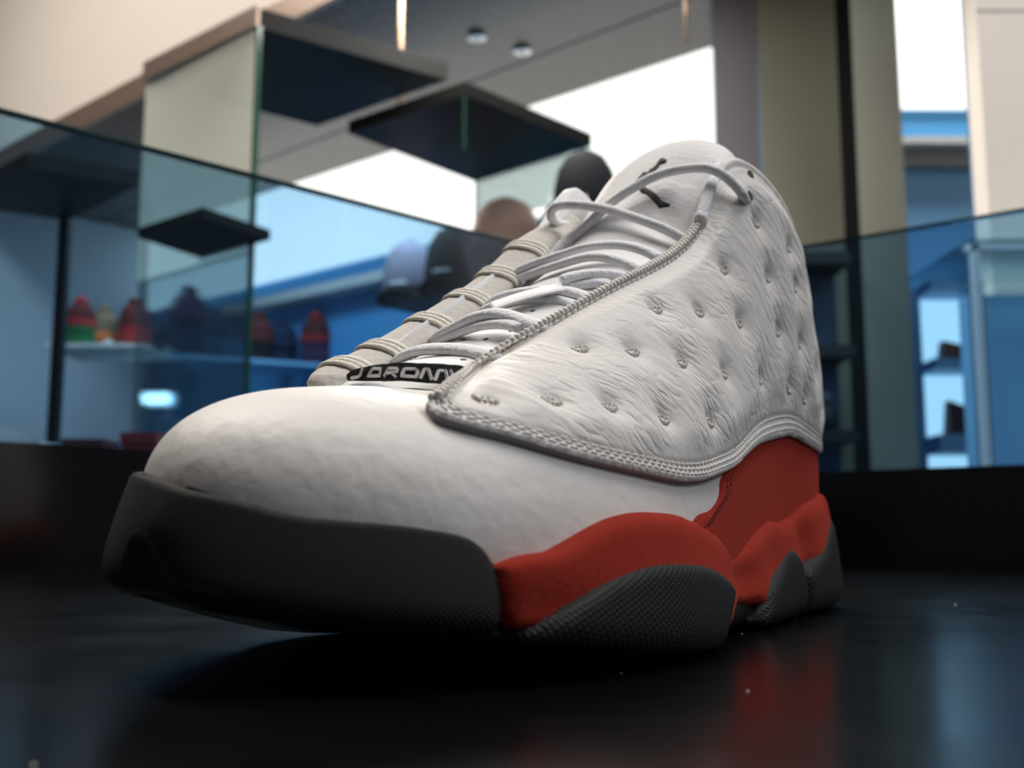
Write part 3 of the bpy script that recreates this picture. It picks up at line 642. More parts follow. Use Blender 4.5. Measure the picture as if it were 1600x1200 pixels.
# inner-side eyestay strip with webbing loops
es_c = np.array([(.2165, -.0200, .0590), (.2110, -.0230, .0632), (.1960, -.0235, .0700), (.1786, -.0238, .0788), (.1456, -.0240, .0968), (.1300, -.0245, .1070), (.1134, -.0250, .1188), (.1000, -.0255, .1262), (.0900, -.026, .1330)])
es = tube('inner_eyestay', es_c, .0125, .0052, M_MESH, shoe, up=lambda P: (.35, .30, .9), n=14, res=10, prof=lambda u: min(1, .35+u*9))
ec = smooth_poly(es_c, 200)
for px_ in (.207, .1925, .172, .153, .1355, .119):
    i = int(np.argmin(abs(ec[:, 0]-px_))); c = ec[i]; t = ec[i+2]-ec[i-2]; t /= np.linalg.norm(t)
    u = np.array((.35, .30, .9)); sd = np.cross(t, u); sd /= np.linalg.norm(sd); u = np.cross(sd, t); s_ = 1 if sd[1] > 0 else -1; sd *= s_
    for k in range(3):
        arc = [c+t*(k-1)*.0021+sd*.0070*math.cos(a_)+u*.0032*math.sin(a_) for a_ in np.linspace(math.pi*.98, -.25, 9)]
        tube('webbing_loop', arc, .0021, .0010, M_WEB, es, up=lambda P, u=u: u, n=8, res=3)
# inner collar flap rising behind the laces
fl = [(.112, -.027, .118), (.100, -.0275, .130), (.088, -.0285, .1415), (.078, -.029, .1475), (.066, -.0295, .1455), (.055, -.030, .138)]
vs = []; 
for p_ in smooth_poly(fl, 30):
    for dz, dy in ((0, .0026), (.0012, .0012), (.0012, -.0016), (0, -.0030), (-.03, -.0045), (-.03, .0030)): vs.append((p_[0], p_[1]+dy, p_[2]+dz))
fs = [(i*6+k, i*6+(k+1) % 6, (i+1)*6+(k+1) % 6, (i+1)*6+k) for i in range(29) for k in range(6)]+[tuple(range(6))[::-1], tuple(range(29*6, 30*6))]
mesh_obj('inner_collar', vs, fs, M_TONGUE, shoe)

# laces
lace = bpy.data.objects.new('shoelace', None); COL.objects.link(lace); lace.parent = shoe; lace.empty_display_size = .02
def lace_up(P):
    return np.array((.42, .12, .90)) if P[0] > .112 else np.array((.70, .10, .70))
LW = dict(A=(.0052, .0026), B1=(.0050, .0028), B2=(.0044, .0024), C1=(.0048, .0026), C2=(.0044, .0024), D1=(.0046, .0026), D2=(.0044, .0026), E1=(.0040, .0026), E2=(.0040, .0026), F=(.0031, .0029), G=(.0031, .0029), H=(.0040, .0028), I=(.0036, .0034))
for k, pts in LACES.items():
    tube('lace_strand', np.array(pts), LW[k][0], LW[k][1], M_LACE, lace, up=lace_up, n=12, res=8)
kn_c = np.array(LACES['I'][-1])
mb = MB(); mb.lathe([(.0002, -.0026), (.0018, -.0020), (.0025, 0), (.0019, .0018), (.0002, .0026)], 14, tuple(kn_c+np.array((.001, .0, -.0012)))); mb.build('lace_end', M_LACE, lace, True)
# lace keeper tab on the tongue
kt = [(.1680, -.007, .0868), (.1630, .001, .0900), (.1570, .008, .0925)]
tube('lace_keeper', np.array(kt), .0095, .0012, M_BASE, tongue, up=(.42, .10, .90), n=12, res=6)
# eyelets
for i, (a_, t_) in enumerate(CURVES['eyelet'][:2]):
    c = U(np.array([a_]), np.array([t_]))[0]; n = normal(U, np.array([a_]), np.array([t_]))[0]; c = c+n*(quilt_off(np.array([[a_, t_]])*np.array(SCU), np.array([.01]), np.array([a_]), np.array([t_]))[0]+.00025)
    t = np.cross(n, (1, 0, 0)); t /= np.linalg.norm(t); s_ = np.cross(n, t); r = .0017
    vs = [c+r*(t*math.cos(k*math.pi/7)+s_*math.sin(k*math.pi/7)) for k in range(14)]+[c-n*.0012+r*.8*(t*math.cos(k*math.pi/7)+s_*math.sin(k*math.pi/7)) for k in range(14)]
    mesh_obj('eyelet', vs, [tuple(range(14)), tuple(range(14, 28))[::-1]]+[(k, (k+1) % 14, 14+(k+1) % 14, 14+k) for k in range(14)], M_HOLE, quilt, False)

# ------------------------------------------------------------------ the display case around the shoe
def glass(name, tint, refl=.6, rough=.02):
    m = bpy.data.materials.new(name); m.use_nodes = True; nt = m.node_tree; nt.nodes.clear()
    o = N(nt, 'ShaderNodeOutputMaterial'); t = N(nt, 'ShaderNodeBsdfTransparent'); t.inputs[0].default_value = (*tint, 1)
    g = N(nt, 'ShaderNodeBsdfGlossy'); g.inputs['Roughness'].default_value = rough; g.inputs[0].default_value = (.9, .95, 1, 1)
    fr = N(nt, 'ShaderNodeFresnel', IOR=1.45); mu = N(nt, 'ShaderNodeMath', operation='MULTIPLY'); mu.inputs[1].default_value = refl
    mx = N(nt, 'ShaderNodeMixShader'); nt.links.new(fr.outputs[0], mu.inputs[0]); nt.links.new(mu.outputs[0], mx.inputs[0])
    nt.links.new(t.outputs[0], mx.inputs[1]); nt.links.new(g.outputs[0], mx.inputs[2]); nt.links.new(mx.outputs[0], o.inputs[0])
    return m
def lacquer(name, col, rough, streak=.06):
    m, nt, b = mat_new(name); b.inputs['Base Color'].default_value = (*col, 1); b.inputs['Specular IOR Level'].default_value = .5
    v = mapping(nt); n1 = N(nt, 'ShaderNodeTexNoise', Scale=30., Detail=5.); nt.links.new(v, n1.inputs['Vector'])
    mr = N(nt, 'ShaderNodeMapRange'); mr.inputs[3].default_value = rough-streak; mr.inputs[4].default_value = rough+streak; nt.links.new(n1.outputs[0], mr.inputs[0]); nt.links.new(mr.outputs[0], b.inputs['Roughness'])
    n2 = N(nt, 'ShaderNodeTexNoise', Scale=700., Detail=2.); nt.links.new(v, n2.inputs['Vector']); bump_chain(nt, b, [(n2.outputs[0], .05, .0003)])
    return m
M_PLINTH = lacquer('black_lacquer', (.0025, .0028, .0035), .20); M_PLINTH.node_tree.nodes['Principled BSDF'].inputs['Specular IOR Level'].default_value = .20
M_RISER = lacquer('black_gloss_riser', (.004, .004, .005), .12, .03)
M_BLUEGLASS = glass('blue_tinted_glass', (.57, .745, .875), .8)
M_GLASSEDGE = plain('dark_green_glass_edge', (.02, .05, .05), .15)
M_CLEAR = glass('clear_glass', (.90, .95, .92), .8)
CC = np.array([.119, .989]); CL = np.array([-.292, .592]); CR = np.array([.382, .785])
dl = (CL-CC)/np.linalg.norm(CL-CC); dr = (CR-CC)/np.linalg.norm(CR-CC)
E1 = CC+dl*1.25; E2 = CC+dr*1.05; E3 = E1+dr*1.05
pl = thing('plinth', 'glossy black lacquered display plinth the sneaker stands on', 'plinth', (0, 0, -1.0))
MB().prism([tuple(CC), tuple(E1), tuple(E3), tuple(E2)], .96, 1.0).build('top', M_PLINTH, pl)
ins = lambda p: tuple(np.array(p)*.97+np.array(CC+E3)/2*.03)
MB().prism([ins(CC), ins(E1), ins(E3), ins(E2)], 0, .96).build('body', M_RISER, pl)
def wallstrip(a, b, thick, z0, z1):
    a, b = np.array(a), np.array(b); d = (b-a)/np.linalg.norm(b-a); n = np.array([-d[1], d[0]])
    if n[1] < 0: n = -n
    return MB().prism([tuple(a), tuple(b), tuple(b+n*thick), tuple(a+n*thick)], z0, z1)
for a, e, d_, lab in ((CC, E1, dl, 'left'), (CC, E2, dr, 'right')):
    g = thing('glass_screen', 'blue tinted glass screen on a black riser, on the %s of the sneaker' % lab, 'glass screen', (0, 0, 0), 0, 'glass screens of the display case')
    wallstrip(a, e, .02, 0.0, .078).build('riser', M_RISER, g)
    n = np.array([-d_[1], d_[0]]); n = n if n[1] > 0 else -n
    wallstrip(a+n*.006, e+n*.006, .006, .078, .2685).build('glass_pane', M_BLUEGLASS, g)
    wallstrip(a+n*.006, e+n*.006, .006, .2686, .2705).build('glass_edge', M_GLASSEDGE, g)

# specks of dust on the lacquer
M_DUST = plain('dust', (.55, .52, .47), .9)
dm_ = MB()
for x, y, r in ((.170, .425, .0005), (.062, .300, .0003), (-.055, .130, .0003), (.040, .190, .0003), (.120, .260, .0002), (.021, .215, .0002)): dm_.lathe([(r*.6, 0), (r, r*.3), (r*.6, r*.7)], 7, (x, y, 0))
tag(dm_.build('dust_specks', M_DUST), 'scattered pale dust specks on the black plinth', 'dust', kind='stuff')
# ------------------------------------------------------------------ the shop behind
M_CREAM = plain('cream_plaster', (.80, .72, .64), .8)
M_BRONZE = plain('bronze_trim', (.34, .25, .20), .35, .6)
M_SOFFIT = lacquer('grey_gloss_soffit', (.055, .048, .044), .28); M_SOFFIT.node_tree.nodes['Principled BSDF'].inputs['Specular IOR Level'].default_value = .35
M_BLUEWALL = plain('blue_wall_paint', (.075, .33, .64), .6)
M_SKYBLUE = plain('light_blue_panel', (.22, .47, .72), .5)
M_GREYBAND = plain('warm_grey_band', (.36, .34, .31), .6)
M_SILL = plain('pale_grey_sill', (.62, .62, .58), .5)
M_GREYWALL = plain('grey_wall_paint', (.42, .45, .48), .7)
M_BLACKSLAB = lacquer('black_slab', (.012, .012, .011), .5); M_BLACKSLAB.node_tree.nodes['Principled BSDF'].inputs['Specular IOR Level'].default_value = .2
M_OLIVE = plain('olive_metal_cladding', (.25, .245, .185), .45, .0)
M_PURPLE = plain('dark_plum_cladding', (.17, .155, .175), .5)
M_VOID = plain('black_recess', (.006, .006, .006), .6)
M_POSTBLUE = plain('blue_post', (.20, .38, .82), .45)
M_LIT = plain('lit_diffuser', (.25, .26, .25), .5, 0, None, (1.0, 1.0, .96), 1.35)
M_LITCOOL = plain('lit_cubby_panel', (.4, .42, .44), .5, 0, None, (.80, .97, 1.0), 1.3)
M_WHITEMETAL = plain('white_metal', (.72, .74, .78), .3)
M_CHROME = plain('brushed_steel', (.55, .55, .56), .25, .9)
def st(o): o['kind'] = 'structure'; return o
A0 = np.array([.580, 3.000]); A1 = np.array([-1.716, 4.945]); dA = (A1-A0)/np.linalg.norm(A1-A0); nA = np.array([dA[1], -dA[0]])
if nA[1] < 0: nA = -nA           # pointing away from the camera
B0 = A0-dA*.12; A2 = A1+dA*.05
st(MB().box(-7, 7, -3, 9, -1.05, -1.0).build('floor', plain('dark_floor', (.10, .10, .11), .5)))
st(MB().box(-7, 7, -3, 9, 2.75, 2.80).build('ceiling', M_CREAM))
wb = st(wallstrip(B0+nA*.06, A2+nA*.06, .10, -1.0, 2.75).build('wall_back', M_BLUEWALL))
# backlit panels along the top of the back wall, one by one
lb = thing('light_wall', 'long backlit white light wall above the blue band behind the caps', 'light wall')
seams = [0, .18, .38, .62, .90, 1.20, 1.60, 2.10, 2.60, 2.98]
for i in range(len(seams)-1):
    wallstrip(A0+dA*(seams[i]+.003), A0+dA*(seams[i+1]-.003), .03, 1.060, 1.437).build('light_panel', M_LIT, lb)
st(wallstrip(B0-nA*.03, A2-nA*.03, .085, .948, .985).build('trim_2', M_SILL))
# dropped ceiling with a bronze edge and the cream bulkhead above it
F0 = np.array([-.468, 2.721]); F1 = np.array([-1.989, 4.071]); dF = (F1-F0)/np.linalg.norm(F1-F0); Fa = F0-dF*1.45; Fb = F1+dF*2.0
so = st(MB().prism([tuple(Fa), tuple(Fb), tuple(Fb+nA*.93), tuple(Fa+nA*.93)], 1.440, 1.50).build('wall_soffit', M_SOFFIT))
st(wallstrip(Fa-nA*.012, Fb-nA*.012, .02, 1.437, 1.512).build('trim_1', M_BRONZE))
st(wallstrip(Fa, Fb, .06, 1.512, 2.75).build('wall_bulkhead', M_CREAM))
MB().prism([tuple(Fa+nA*.62), tuple(Fb+nA*.62), tuple(Fb+nA*.626), tuple(Fa+nA*.626)], 1.4385, 1.4405).build('soffit_joint', M_VOID, so)
for i, (x, y) in enumerate(((-.10, 2.93), (.03, 3.02))):
    sp = thing('ceiling_spot', ['small recessed ceiling spot nearest the bronze edge', 'small recessed ceiling spot nearest the light wall'][i], 'spotlight', (x, y, 1.44), 0, 'recessed spots in the soffit')
    MB().lathe([(.020, -.012), (.026, -.010), (.026, 0)], 16).build('rim', M_CHROME, sp); MB().lathe([(.013, -.013), (.016, -.011)], 16).build('lens', M_WHITEMETAL, sp)
wl = st(wallstrip(A1, A1+np.array([-1.6, -1.6]), .08, -1.0, 1.437).build('wall_left', M_GREYWALL))

# hanging black canopy slabs of the tall glass cases
def slab(label, quad, z, th, name='canopy_slab'):
    t = thing(name, label, 'display canopy', (0, 0, 0), 0, 'black canopies of the glass cases')
    MB().prism(quad, z, z+th).build('slab', M_BLACKSLAB, t); return t
s1q = [(-.517, 2.086), (-.145, 2.346), (-.490, 2.625), (-.832, 2.363)]
s1 = slab('large black hanging canopy with a bronze front edge at upper left', s1q, 1.05, .004)
MB().prism(s1q, 1.054, 1.092).build('canopy_box', M_BLACKSLAB, s1)
wallstrip((-.840, 2.352), (-.517, 2.078), .008, 1.050, 1.094).build('bronze_edge', M_BRONZE, s1)
fp = bpy.data.materials.new('painted_reflection_glass'); fp.use_nodes = True; fpn = fp.node_tree; fpn.nodes.clear()  # pale diffuse coat painted in for the bright ceiling mirrored by the glass
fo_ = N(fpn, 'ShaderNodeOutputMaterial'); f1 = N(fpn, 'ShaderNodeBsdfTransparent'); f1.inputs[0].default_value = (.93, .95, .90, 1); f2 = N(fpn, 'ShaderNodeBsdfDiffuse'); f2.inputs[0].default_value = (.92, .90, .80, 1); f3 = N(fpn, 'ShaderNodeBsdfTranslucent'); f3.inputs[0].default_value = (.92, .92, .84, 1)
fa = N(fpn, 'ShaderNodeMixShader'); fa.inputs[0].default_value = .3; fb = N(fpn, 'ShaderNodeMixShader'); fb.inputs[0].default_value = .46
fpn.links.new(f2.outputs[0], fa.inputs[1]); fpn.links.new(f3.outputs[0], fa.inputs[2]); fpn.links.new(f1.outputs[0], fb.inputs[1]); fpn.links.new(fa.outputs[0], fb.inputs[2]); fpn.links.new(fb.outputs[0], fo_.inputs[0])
c1 = thing('glass_partition', 'tall glass pane, with a pale reflection painted into its upper half, hanging under the large canopy', 'glass pane')
wallstrip((-.832, 2.355), (-.519, 2.084), .008, .585, 1.050).build('pale_reflection_pane', fp, c1)
wallstrip((-.832, 2.355), (-.519, 2.084), .008, -.9, .584).build('clear_pane', M_CLEAR, c1)
wallstrip((-.5185, 2.082), (-.5125, 2.078), .010, -.9, 1.050).build('polished_edge', plain('green_glass_edge', (.03, .10, .06), .2), c1)
s2q = [(-.100, 2.192), (.190, 2.496), (-.098, 2.761), (-.379, 2.413)]
s2 = slab('black hanging canopy in front of the white light wall', s2q, .95, .03)
c2 = thing('glass_skirt', 'thin clear glass skirt below the canopy before the light wall', 'glass pane')
wallstrip((-.098, 2.755), (.186, 2.494), .006, .83, .95).build('pane', M_CLEAR, c2)
wallstrip((-.100, 2.192), (-.098, 2.196), .004, .83, .95).build('polished_edge', bpy.data.materials['green_glass_edge'], c2)
slab('small black canopy seen through the blue glass above the hats', [(-.563, 1.917), (-.473, 2.068), (-.646, 2.212), (-.727, 2.054)], .60, .02)
s4 = slab('black canopy at the far left seen through the blue glass', [(-.898, 1.934), (-.726, 2.037), (-.959, 2.275), (-1.143, 2.161)], .70, .03)
MB().prism([(-.972, 2.262), (-.950, 2.262), (-.950, 2.284), (-.972, 2.284)], -1.0, .70).build('post', M_VOID, s4)
rodm = plain('copper_rod', (.42, .26, .16), .4, .5)
for i, (x, y, z0, z1, r) in enumerate(((-.270, 2.50, .955, 1.44, .0055), (.424, 2.50, 1.21, 1.44, .004))):
    o = MB().lathe([(r, z0), (r, z1)], 12, (x, y, 0)).build('hanging_rod', rodm, None, True)
    tag(o, ['thin copper rod hanging by the large black canopy', 'thin copper rod hanging beside the dark plum pillar'][i], 'rod', 'copper hanging rods')

# pillars and bright wall on the right
def pillar(name, label, x0, x1, y, dep, m, z1=1.6):
    k = (y+dep)/y; o = MB().prism([(x0, y), (x1, y), (x1*k, y+dep), (x0*k+.004, y+dep)], -1.0, z1).build(name, m); return tag(o, label, 'pillar')
pillar('pillar', 'dark plum clad pillar beside the white light wall', .506, .618, 2.60, .25, M_PURPLE)
pillar('pillar', 'wide olive metal pillar behind the heel of the sneaker', .616, .812, 2.58, .25, M_OLIVE)
pillar('pillar', 'black recess column between the two olive pillars', .812, .90, 2.70, .4, M_VOID)
pillar('pillar', 'narrow olive metal pillar beside the black recess', .752, .853, 2.28, .12, M_OLIVE)
pillar('pillar', 'slim blue post in front of the cream wall', .953, .979, 2.18, .05, M_POSTBLUE)
cw = st(MB().box(.905, 1.9, 2.0, 2.06, .46, 2.75).build('wall_right', M_CREAM))
MB().box(.904, 1.9, 1.9985, 2.0, 1.040, 1.043).build('panel_joint', M_GREYBAND, cw)
w3 = st(MB().box(.95, 2.1, 3.5, 3.6, -1.0, 2.4).build('wall_far', M_SKYBLUE))
o = tag(MB().box(1.0, 2.0, 3.455, 3.495, 1.442, 2.3).build('backlit_panel', M_LIT), 'bright white backlit panel between the olive pillar and the blue post', 'light panel')
st(MB().box(1.0, 2.0, 3.48, 3.5, 1.318, 1.440).build('wall_band', M_BLUEWALL))
st(MB().box(1.0, 2.0, 3.40, 3.5, 1.294, 1.318).build('trim_3', M_SILL))
st(MB().box(1.0, 2.0, 3.46, 3.5, 1.240, 1.294).build('trim_4', M_GREYBAND))
cu = thing('cubby_shelf', 'lit blue cubby shelving seen through the right glass', 'shelving', (0, 3.44, 0))
MB().box(1.308, 1.475, .02, .05, .15, .80).build('back_panel', M_LITCOOL, cu)
for z0, z1 in ((.785, .82), (.537, .569), (.279, .333)): MB().box(1.30, 1.48, -.14, .05, z0, z1).build('shelf', M_SKYBLUE, cu)
for x0, x1 in ((1.285, 1.308), (1.458, 1.50)): MB().box(x0, x1, -.02, .05, .15, .82).build('upright', M_SKYBLUE, cu)
M_BAG = plain('brown_leather', (.20, .085, .045), .5); M_BAG2 = plain('dark_brown_leather', (.085, .030, .030), .5)
def bag(loc, w_, h, d, m, label):
    t = thing('handbag', label, 'bag', loc, 0, 'bags on the lit cubby shelves')
    MB().add([(-w_/2, -d/2, 0), (w_/2, -d/2, 0), (w_/2, d/2, 0), (-w_/2, d/2, 0), (-w_*.42, -d*.3, h), (w_*.42, -d*.3, h*.75), (w_*.42, d*.3, h*.75), (-w_*.42, d*.3, h)],
             [(3, 2, 1, 0), (4, 5, 6, 7), (0, 1, 5, 4), (1, 2, 6, 5), (2, 3, 7, 6), (3, 0, 4, 7)]).build('body', m, t)
    MB().box(-w_*.40, w_*.40, -d*.55, -d*.40, h*.35, h*.75).build('flap', m, t)
bag((1.385, 3.37, .570), .085, .062, .06, M_BAG, 'small tan handbag on the upper lit cubby')
bag((1.395, 3.37, .334), .090, .110, .06, M_BAG2, 'dark brown handbag on the lower lit cubby')
fr = thing('display_stand', 'white metal display frame with blue sides beyond the right glass', 'display stand', (0, 0, 0))
MB().box(.738, .750, 1.70, 1.712, -1.0, .49).build('post', M_WHITEMETAL, fr)
MB().box(.735, 1.25, 1.70, 1.72, .482, .492).build('top_rail', M_WHITEMETAL, fr)
MB().box(.752, .766, 1.73, 1.75, -1.0, .44).build('dark_upright', M_VOID, fr)
MB().box(.770, 1.25, 1.80, 1.84, -1.0, .43).build('blue_panel', M_SKYBLUE, fr)
MB().box(.735, 1.25, 1.70, 1.98, .492, .500).build('glass_top', M_CLEAR, fr)
# dim shelf behind the heel
ds = thing('dark_shelf_unit', 'dim dark shelf unit seen through the glass behind the heel', 'shelving', (.53, 2.25, 0))
MB().box(0, .19, .12, .14, -1.0, .62).build('back_panel', plain('navy_panel', (.06, .10, .16), .5), ds)
for z0 in (.60, .40, .22): MB().box(0, .19, 0, .14, z0, z0+.025).build('shelf', M_VOID, ds)
for i, (x, z, h) in enumerate(((.585, .425, .10), (.66, .245, .07))):
    t = thing('storage_jar', ['dark jar on the upper shelf behind the heel', 'dark jar on the lower shelf behind the heel'][i], 'jar', (x, 2.30, z), 0, 'jars on the dim shelf')
    MB().lathe([(.022, 0), (.03, .01), (.03, h*.6), (.015, h*.75), (.015, h)], 16).build('body', M_VOID, t, True); MB().lathe([(.018, h), (.018, h+.012)], 16).build('lid', M_PURPLE, t)

# ------------------------------------------------------------------ caps and knitted hats
def cloth(name, col): return woven(name, col, 300., .9)
def cap(loc, rz, crown, brim, label, s=1., patch=(.75, .75, .78), group='caps on the shelf before the light wall', sz=1.28):
    t = thing('baseball_cap', label, 'cap', loc, rz, group); t.scale = (.80, .80, sz)
    prof = [(.088*s, .0), (.092*s, .02*s), (.090*s, .05*s), (.078*s, .085*s), (.055*s, .110*s), (.025*s, .122*s), (.002*s, .125*s)]
    MB().lathe(prof, 24, (0, 0, .012*s), 1, 1.08).build('crown', crown, t, True)
    MB().lathe([(.001, .133*s), (.008*s, .135*s), (.008*s, .139*s), (.001, .142*s)], 10).build('button', brim, t, True)
    vs = []; n = 15
    for z in (.004*s, .012*s):
        for i in range(n):
            a = math.pi*(1+i/(n-1)); vs.append((.088*s*math.cos(a), .094*s*math.sin(a), z))
        for i in range(n):
            a = math.pi*(1+i/(n-1)); r = math.sin(math.pi*i/(n-1)); vs.append((.090*s*math.cos(a), .094*s*math.sin(a)-.065*s*r**.6, z-.012*s*abs(math.cos(a))))
    fs = []
    for i in range(n-1):
        fs += [(i, i+1, n+i+1, n+i), (2*n+i, 3*n+i, 3*n+i+1, 2*n+i+1), (n+i, n+i+1, 3*n+i+1, 3*n+i), (i, 2*n+i, 2*n+i+1, i+1)]
    mesh_obj('brim', vs, fs, brim, t)
    vs = [(.022*s*x, -(.100*s+.0015)*math.cos(.24*x)+.010*s*z, .030*s+.022*s*z) for z in (0, 1) for x in (-1.4, -.5, .5, 1.4)]+[(.022*s*x, -(.096*s)*math.cos(.24*x)+.010*s*z, .030*s+.022*s*z) for z in (0, 1) for x in (-1.4, -.5, .5, 1.4)]
    mesh_obj('front_patch', vs, [(0, 1, 5, 4), (1, 2, 6, 5), (2, 3, 7, 6), (8, 12, 13, 9), (9, 13, 14, 10), (10, 14, 15, 11)], plain('cap_patch', patch, .7), t, False)
    return t
C_LAV = cloth('lavender_grey_cloth', (.30, .28, .36)); C_BLK = cloth('black_cloth', (.014, .016, .020)); C_OLV = cloth('olive_black_cloth', (.045, .05, .045)); C_PINK = cloth('dusty_pink_cloth', (.86, .60, .50)); C_GRY = cloth('grey_cloth', (.30, .31, .33)); C_BRN = cloth('brown_cloth', (.12, .075, .045))
shf = thing('cap_shelf', 'dark shelf edge under the row of baseball caps', 'shelf', (0, 0, 0))
S0 = np.array([.36, 2.22]); S1 = np.array([-.350, 2.822]); 
MB().prism([tuple(S0), tuple(S1), tuple(S1+nA*.28), tuple(S0+nA*.28)], .628, .640).build('board', M_VOID, shf)
def onP(x, y): return (x+nA[0]*.08, y+nA[1]*.08, .652)
def onS(u, back=.14): p = S0+(S1-S0)*u+nA*back; return (p[0], p[1], .640)
rzc = math.atan2(dA[1], dA[0])-math.pi
cap(onP(-.330, 2.835), -.35, C_LAV, C_BLK, 'lavender grey cap with black brim at the left end of the shelf')
cap(onP(-.205, 2.70), -.35, C_OLV, C_BLK, 'olive black cap second from the left end of the shelf')
cap(onP(-.066, 2.588)[:2]+(.704,), -.35, C_PINK, C_GRY, 'dusty pink cap with grey brim on the shelf', 1.2, sz=1.0)
bp = onP(-.066, 2.588); tag(MB().box(bp[0]-.05, bp[0]+.05, bp[1]-.05, bp[1]+.05, .641, .692).build('display_block', M_VOID), 'black display block under the dusty pink cap', 'display block')
cap(onP(-.165, 2.89), -.2, C_BRN, C_BRN, 'brown cap behind the row, crown just above the glass edge', .95)
cap(onP(.080, 2.492), -.35, C_BRN, C_BLK, 'dark brown cap behind the tip of the laces', 1.05)
cap((.165, 2.36, .713), -.35, C_BLK, C_BLK, 'black cap next to the sneaker tongue', 1.0)
tag(MB().prism([(.10, 2.30), (.23, 2.28), (.25, 2.41), (.12, 2.43)], .641, .699).build('display_block', M_VOID), 'black display block under the black cap by the tongue', 'display block')

def beanie(loc, s, m, cuff, label, pom=True, group='knitted hats behind the left glass'):
    t = thing('knitted_hat', label, 'knitted hat', loc, 0, group)
    MB().lathe([(.062*s, .02*s), (.065*s, .04*s), (.060*s, .07*s), (.045*s, .095*s), (.020*s, .108*s), (.001, .110*s)], 18).build('crown', m, t, True)
    MB().lathe([(.062*s, 0), (.068*s, .006*s), (.068*s, .026*s), (.062*s, .032*s)], 18).build('cuff', cuff, t, True)
    if pom: MB().lathe([(.001, .088*s), (.024*s, .096*s), (.033*s, .114*s), (.024*s, .132*s), (.001, .140*s)], 12).build('pompom', cuff, t, True)
    return t
def stack(loc, w_, h, m, label, tagcol=None):
    """folded knitwear under a hat: layers with rounded sides"""
    t = thing('folded_knitwear', label, 'knitwear', loc, 0, 'folded knitwear under the hats'); n = max(2, int(h/.03))
    for i in range(n):
        z0 = h*i/n; z1 = h*(i+1)/n; k = 1-.12*i/n; zz = (z1-z0)
        MB().lathe([(w_*.44*k, z0), (w_*.5*k, z0+zz*.3), (w_*.5*k, z0+zz*.7), (w_*.44*k, z1)], 18).build('layer', m, t, True)
    if tagcol: MB().lathe([(.022, 0), (.022, .004)], 14).build('round_tag', tagcol, t).matrix_local = Matrix.Translation((w_*.32, -w_*.42, h*.35)) @ Matrix.Rotation(math.pi/2, 4, 'X')
M_TAG = plain('white_tag', (.8, .8, .8), .6)
HC = {k: cloth(k+'_knit', v) for k, v in dict(maroon=(.10, .022, .020), green=(.02, .11, .04), orange=(.55, .15, .04), tan=(.20, .13, .08), red=(.34, .03, .03), navy=(.02, .035, .08), purple=(.065, .03, .07), blue=(.035, .075, .15), black=(.014, .014, .018)).items()}
def far(p, k=1.35): return (p[0]*k, p[1]*k, CAM_H+(p[2]-CAM_H)*k)
hs = thing('glass_shelf', 'glass shelf carrying the orange and green knitwear at left', 'shelf'); f = far((-1.03, 2.75, .500))
MB().box(f[0]-.17, f[0]+.165, f[1]-.14, f[1]+.16, f[2]-.014, f[2]-.002).build('board', M_SILL, hs)
H1 = [((-1.090, 2.700, .500), .075, .050, 'green', 'maroon', 'green knitwear pile at the left end of the glass shelf', 'maroon pompom hat on the green pile', False),
      ((-1.045, 2.740, .500), .085, .058, 'orange', 'tan', 'orange knitwear pile with a white round tag', 'tan pompom hat on the orange pile', True),
      ((-.990, 2.800, .500), .075, .070, 'red', 'maroon', 'red knitwear pile beside the orange one', 'dark red knitted hat on the red pile', False),
      ((-.925, 2.850, .500), .075, .080, 'navy', 'blue', 'navy knitwear pile right of the red one', 'blue knitted hat on the navy pile', True),
      ((-.885, 2.900, .500), .085, .105, 'navy', 'purple', 'tall navy knitwear pile under the purple hat', 'purple knitted hat between the two blue hats', False),
      ((-.830, 2.900, .500), .090, .090, 'blue', 'navy', 'blue knitwear pile under the tallest navy hat', 'tall navy knitted hat behind the edge of the tall glass pane', False),
      ((-.712, 3.000, .500), .080, .060, 'black', 'maroon', 'black knitwear pile below the small canopy', 'maroon knitted hat below the small canopy', False),
      ((-.655, 3.050, .500), .070, .075, 'navy', 'navy', 'navy knitwear pile right of the tall glass pane', 'small navy hat right of the tall glass pane', False),
      ((-.567, 3.100, .500), .085, .080, 'purple', 'maroon', 'purple knitwear pile before the light blue wall', 'maroon and black hat before the light blue wall', False),
      ((-.482, 3.100, .500), .100, .085, 'black', 'black', 'wide black knitwear pile nearest the caps', 'black knitted hat nearest the caps', False)]
for i, (p, w_, h, m1, m2, l1, l2, tg) in enumerate(H1):
    f = far(p); f = f if i % 2 == 0 else (p[0]*1.40, p[1]*1.40, f[2]); stack(f, w_*1.45, h*1.35, HC[m1], l1, M_TAG if tg else None)
    beanie((f[0], f[1], f[2]+h*1.35-.004), .78 if i < 4 else (.92 if i not in (4, 5) else 1.0), HC[m2], HC['red'] if i in (0, 8) else HC[m2], l2, i != 5)
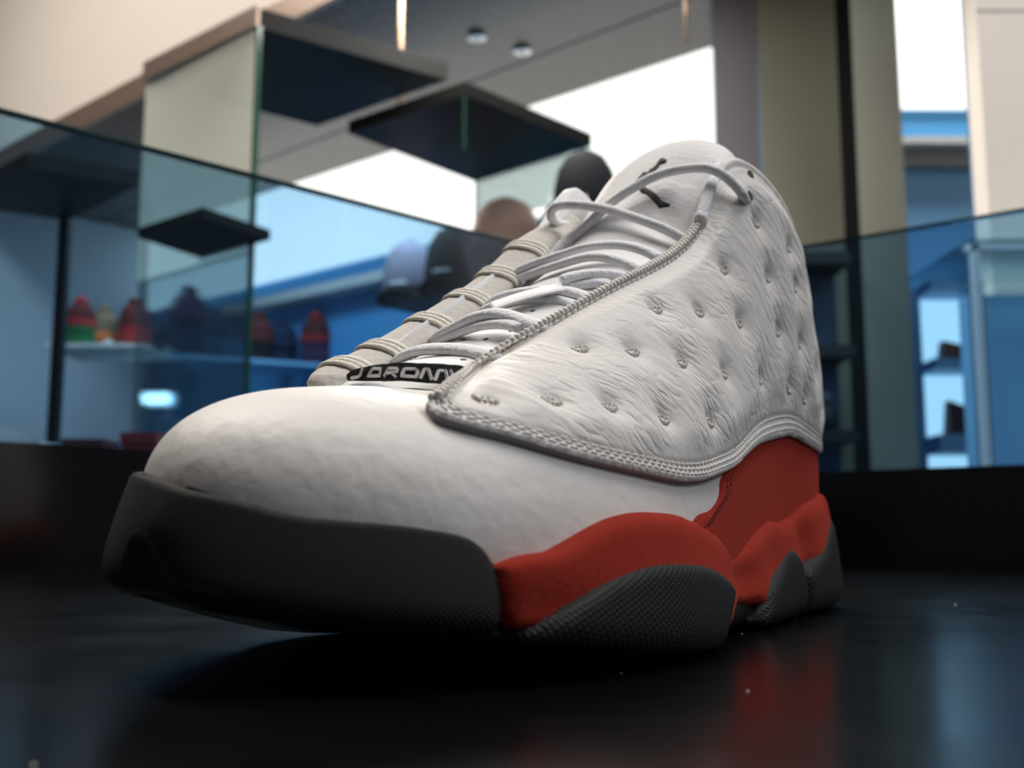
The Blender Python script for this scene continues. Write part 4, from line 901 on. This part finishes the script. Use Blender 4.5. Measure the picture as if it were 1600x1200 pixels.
gs2 = thing('glass_shelf', 'glass shelf carrying the dark knitwear before the blue wall', 'shelf'); f = far((-.60, 3.05, .500)); f0 = far((-.87, 2.88, .5))
MB().prism([(f0[0]-.045, f0[1]-.12), (f[0]+.30, f[1]-.02), (f[0]+.28, f[1]+.26), (f0[0]-.045, f0[1]+.22)], f[2]-.014, f[2]-.002).build('board', M_SKYBLUE, gs2)
# glowing tube added for a light reflection, low boxes behind the left glass
tl = thing('reflection_glow', 'small glowing tube standing in for the reflection of a light, low behind the left glass', 'glow', (-1.325, 4.0, .533))
t_o = MB().lathe([(.014, -.05), (.020, -.045), (.020, .045), (.014, .05)], 14).build('tube', plain('bright_tube', (.9, .95, 1), .4, 0, None, (.85, .97, 1.0), 9.), tl, True); t_o.matrix_local = Matrix.Rotation(math.pi/2, 4, 'Y')
MB().box(-.055, .055, .018, .03, -.03, .03).build('bracket', M_WHITEMETAL, tl)
ls = thing('lit_rack', 'pale lit rack under the glowing tube behind the left glass', 'rack', (-1.15, 4.08, -1.0))
for x in (-.16, .0, .16): MB().box(x-.008, x+.008, 0, .03, 0, 1.50).build('upright', M_WHITEMETAL, ls)
for z in (1.12, 1.30, 1.44): MB().box(-.16, .16, -.10, .03, z, z+.012).build('shelf', M_SKYBLUE, ls)
for i, (x, y, w_, h, m, lab) in enumerate(((-.62, 1.40, .05, .030, M_WHITEMETAL, 'white gift box just above the left riser'), (-.55, 1.42, .05, .035, M_BAG2, 'brown gift box just above the left riser'), (-.485, 1.44, .045, .045, plain('red_card', (.30, .03, .04), .6), 'red gift box just above the left riser'))):
    t = thing('gift_box', lab, 'box', (x, y, .115), 0, 'gift boxes behind the left riser'); MB().box(-w_/2, w_/2, -.03, .03, 0, h*.7).build('body', m, t); MB().box(-w_*.53, w_*.53, -.032, .032, h*.7, h).build('lid', m, t)
lt = thing('low_table', 'low dark table under the gift boxes behind the left riser', 'table', (0, 0, 0))
MB().box(-.72, -.42, 1.34, 1.50, .095, .115).build('top', M_VOID, lt)
for x in (-.70, -.45): MB().box(x, x+.02, 1.40, 1.42, -1.0, .095).build('leg', M_VOID, lt)
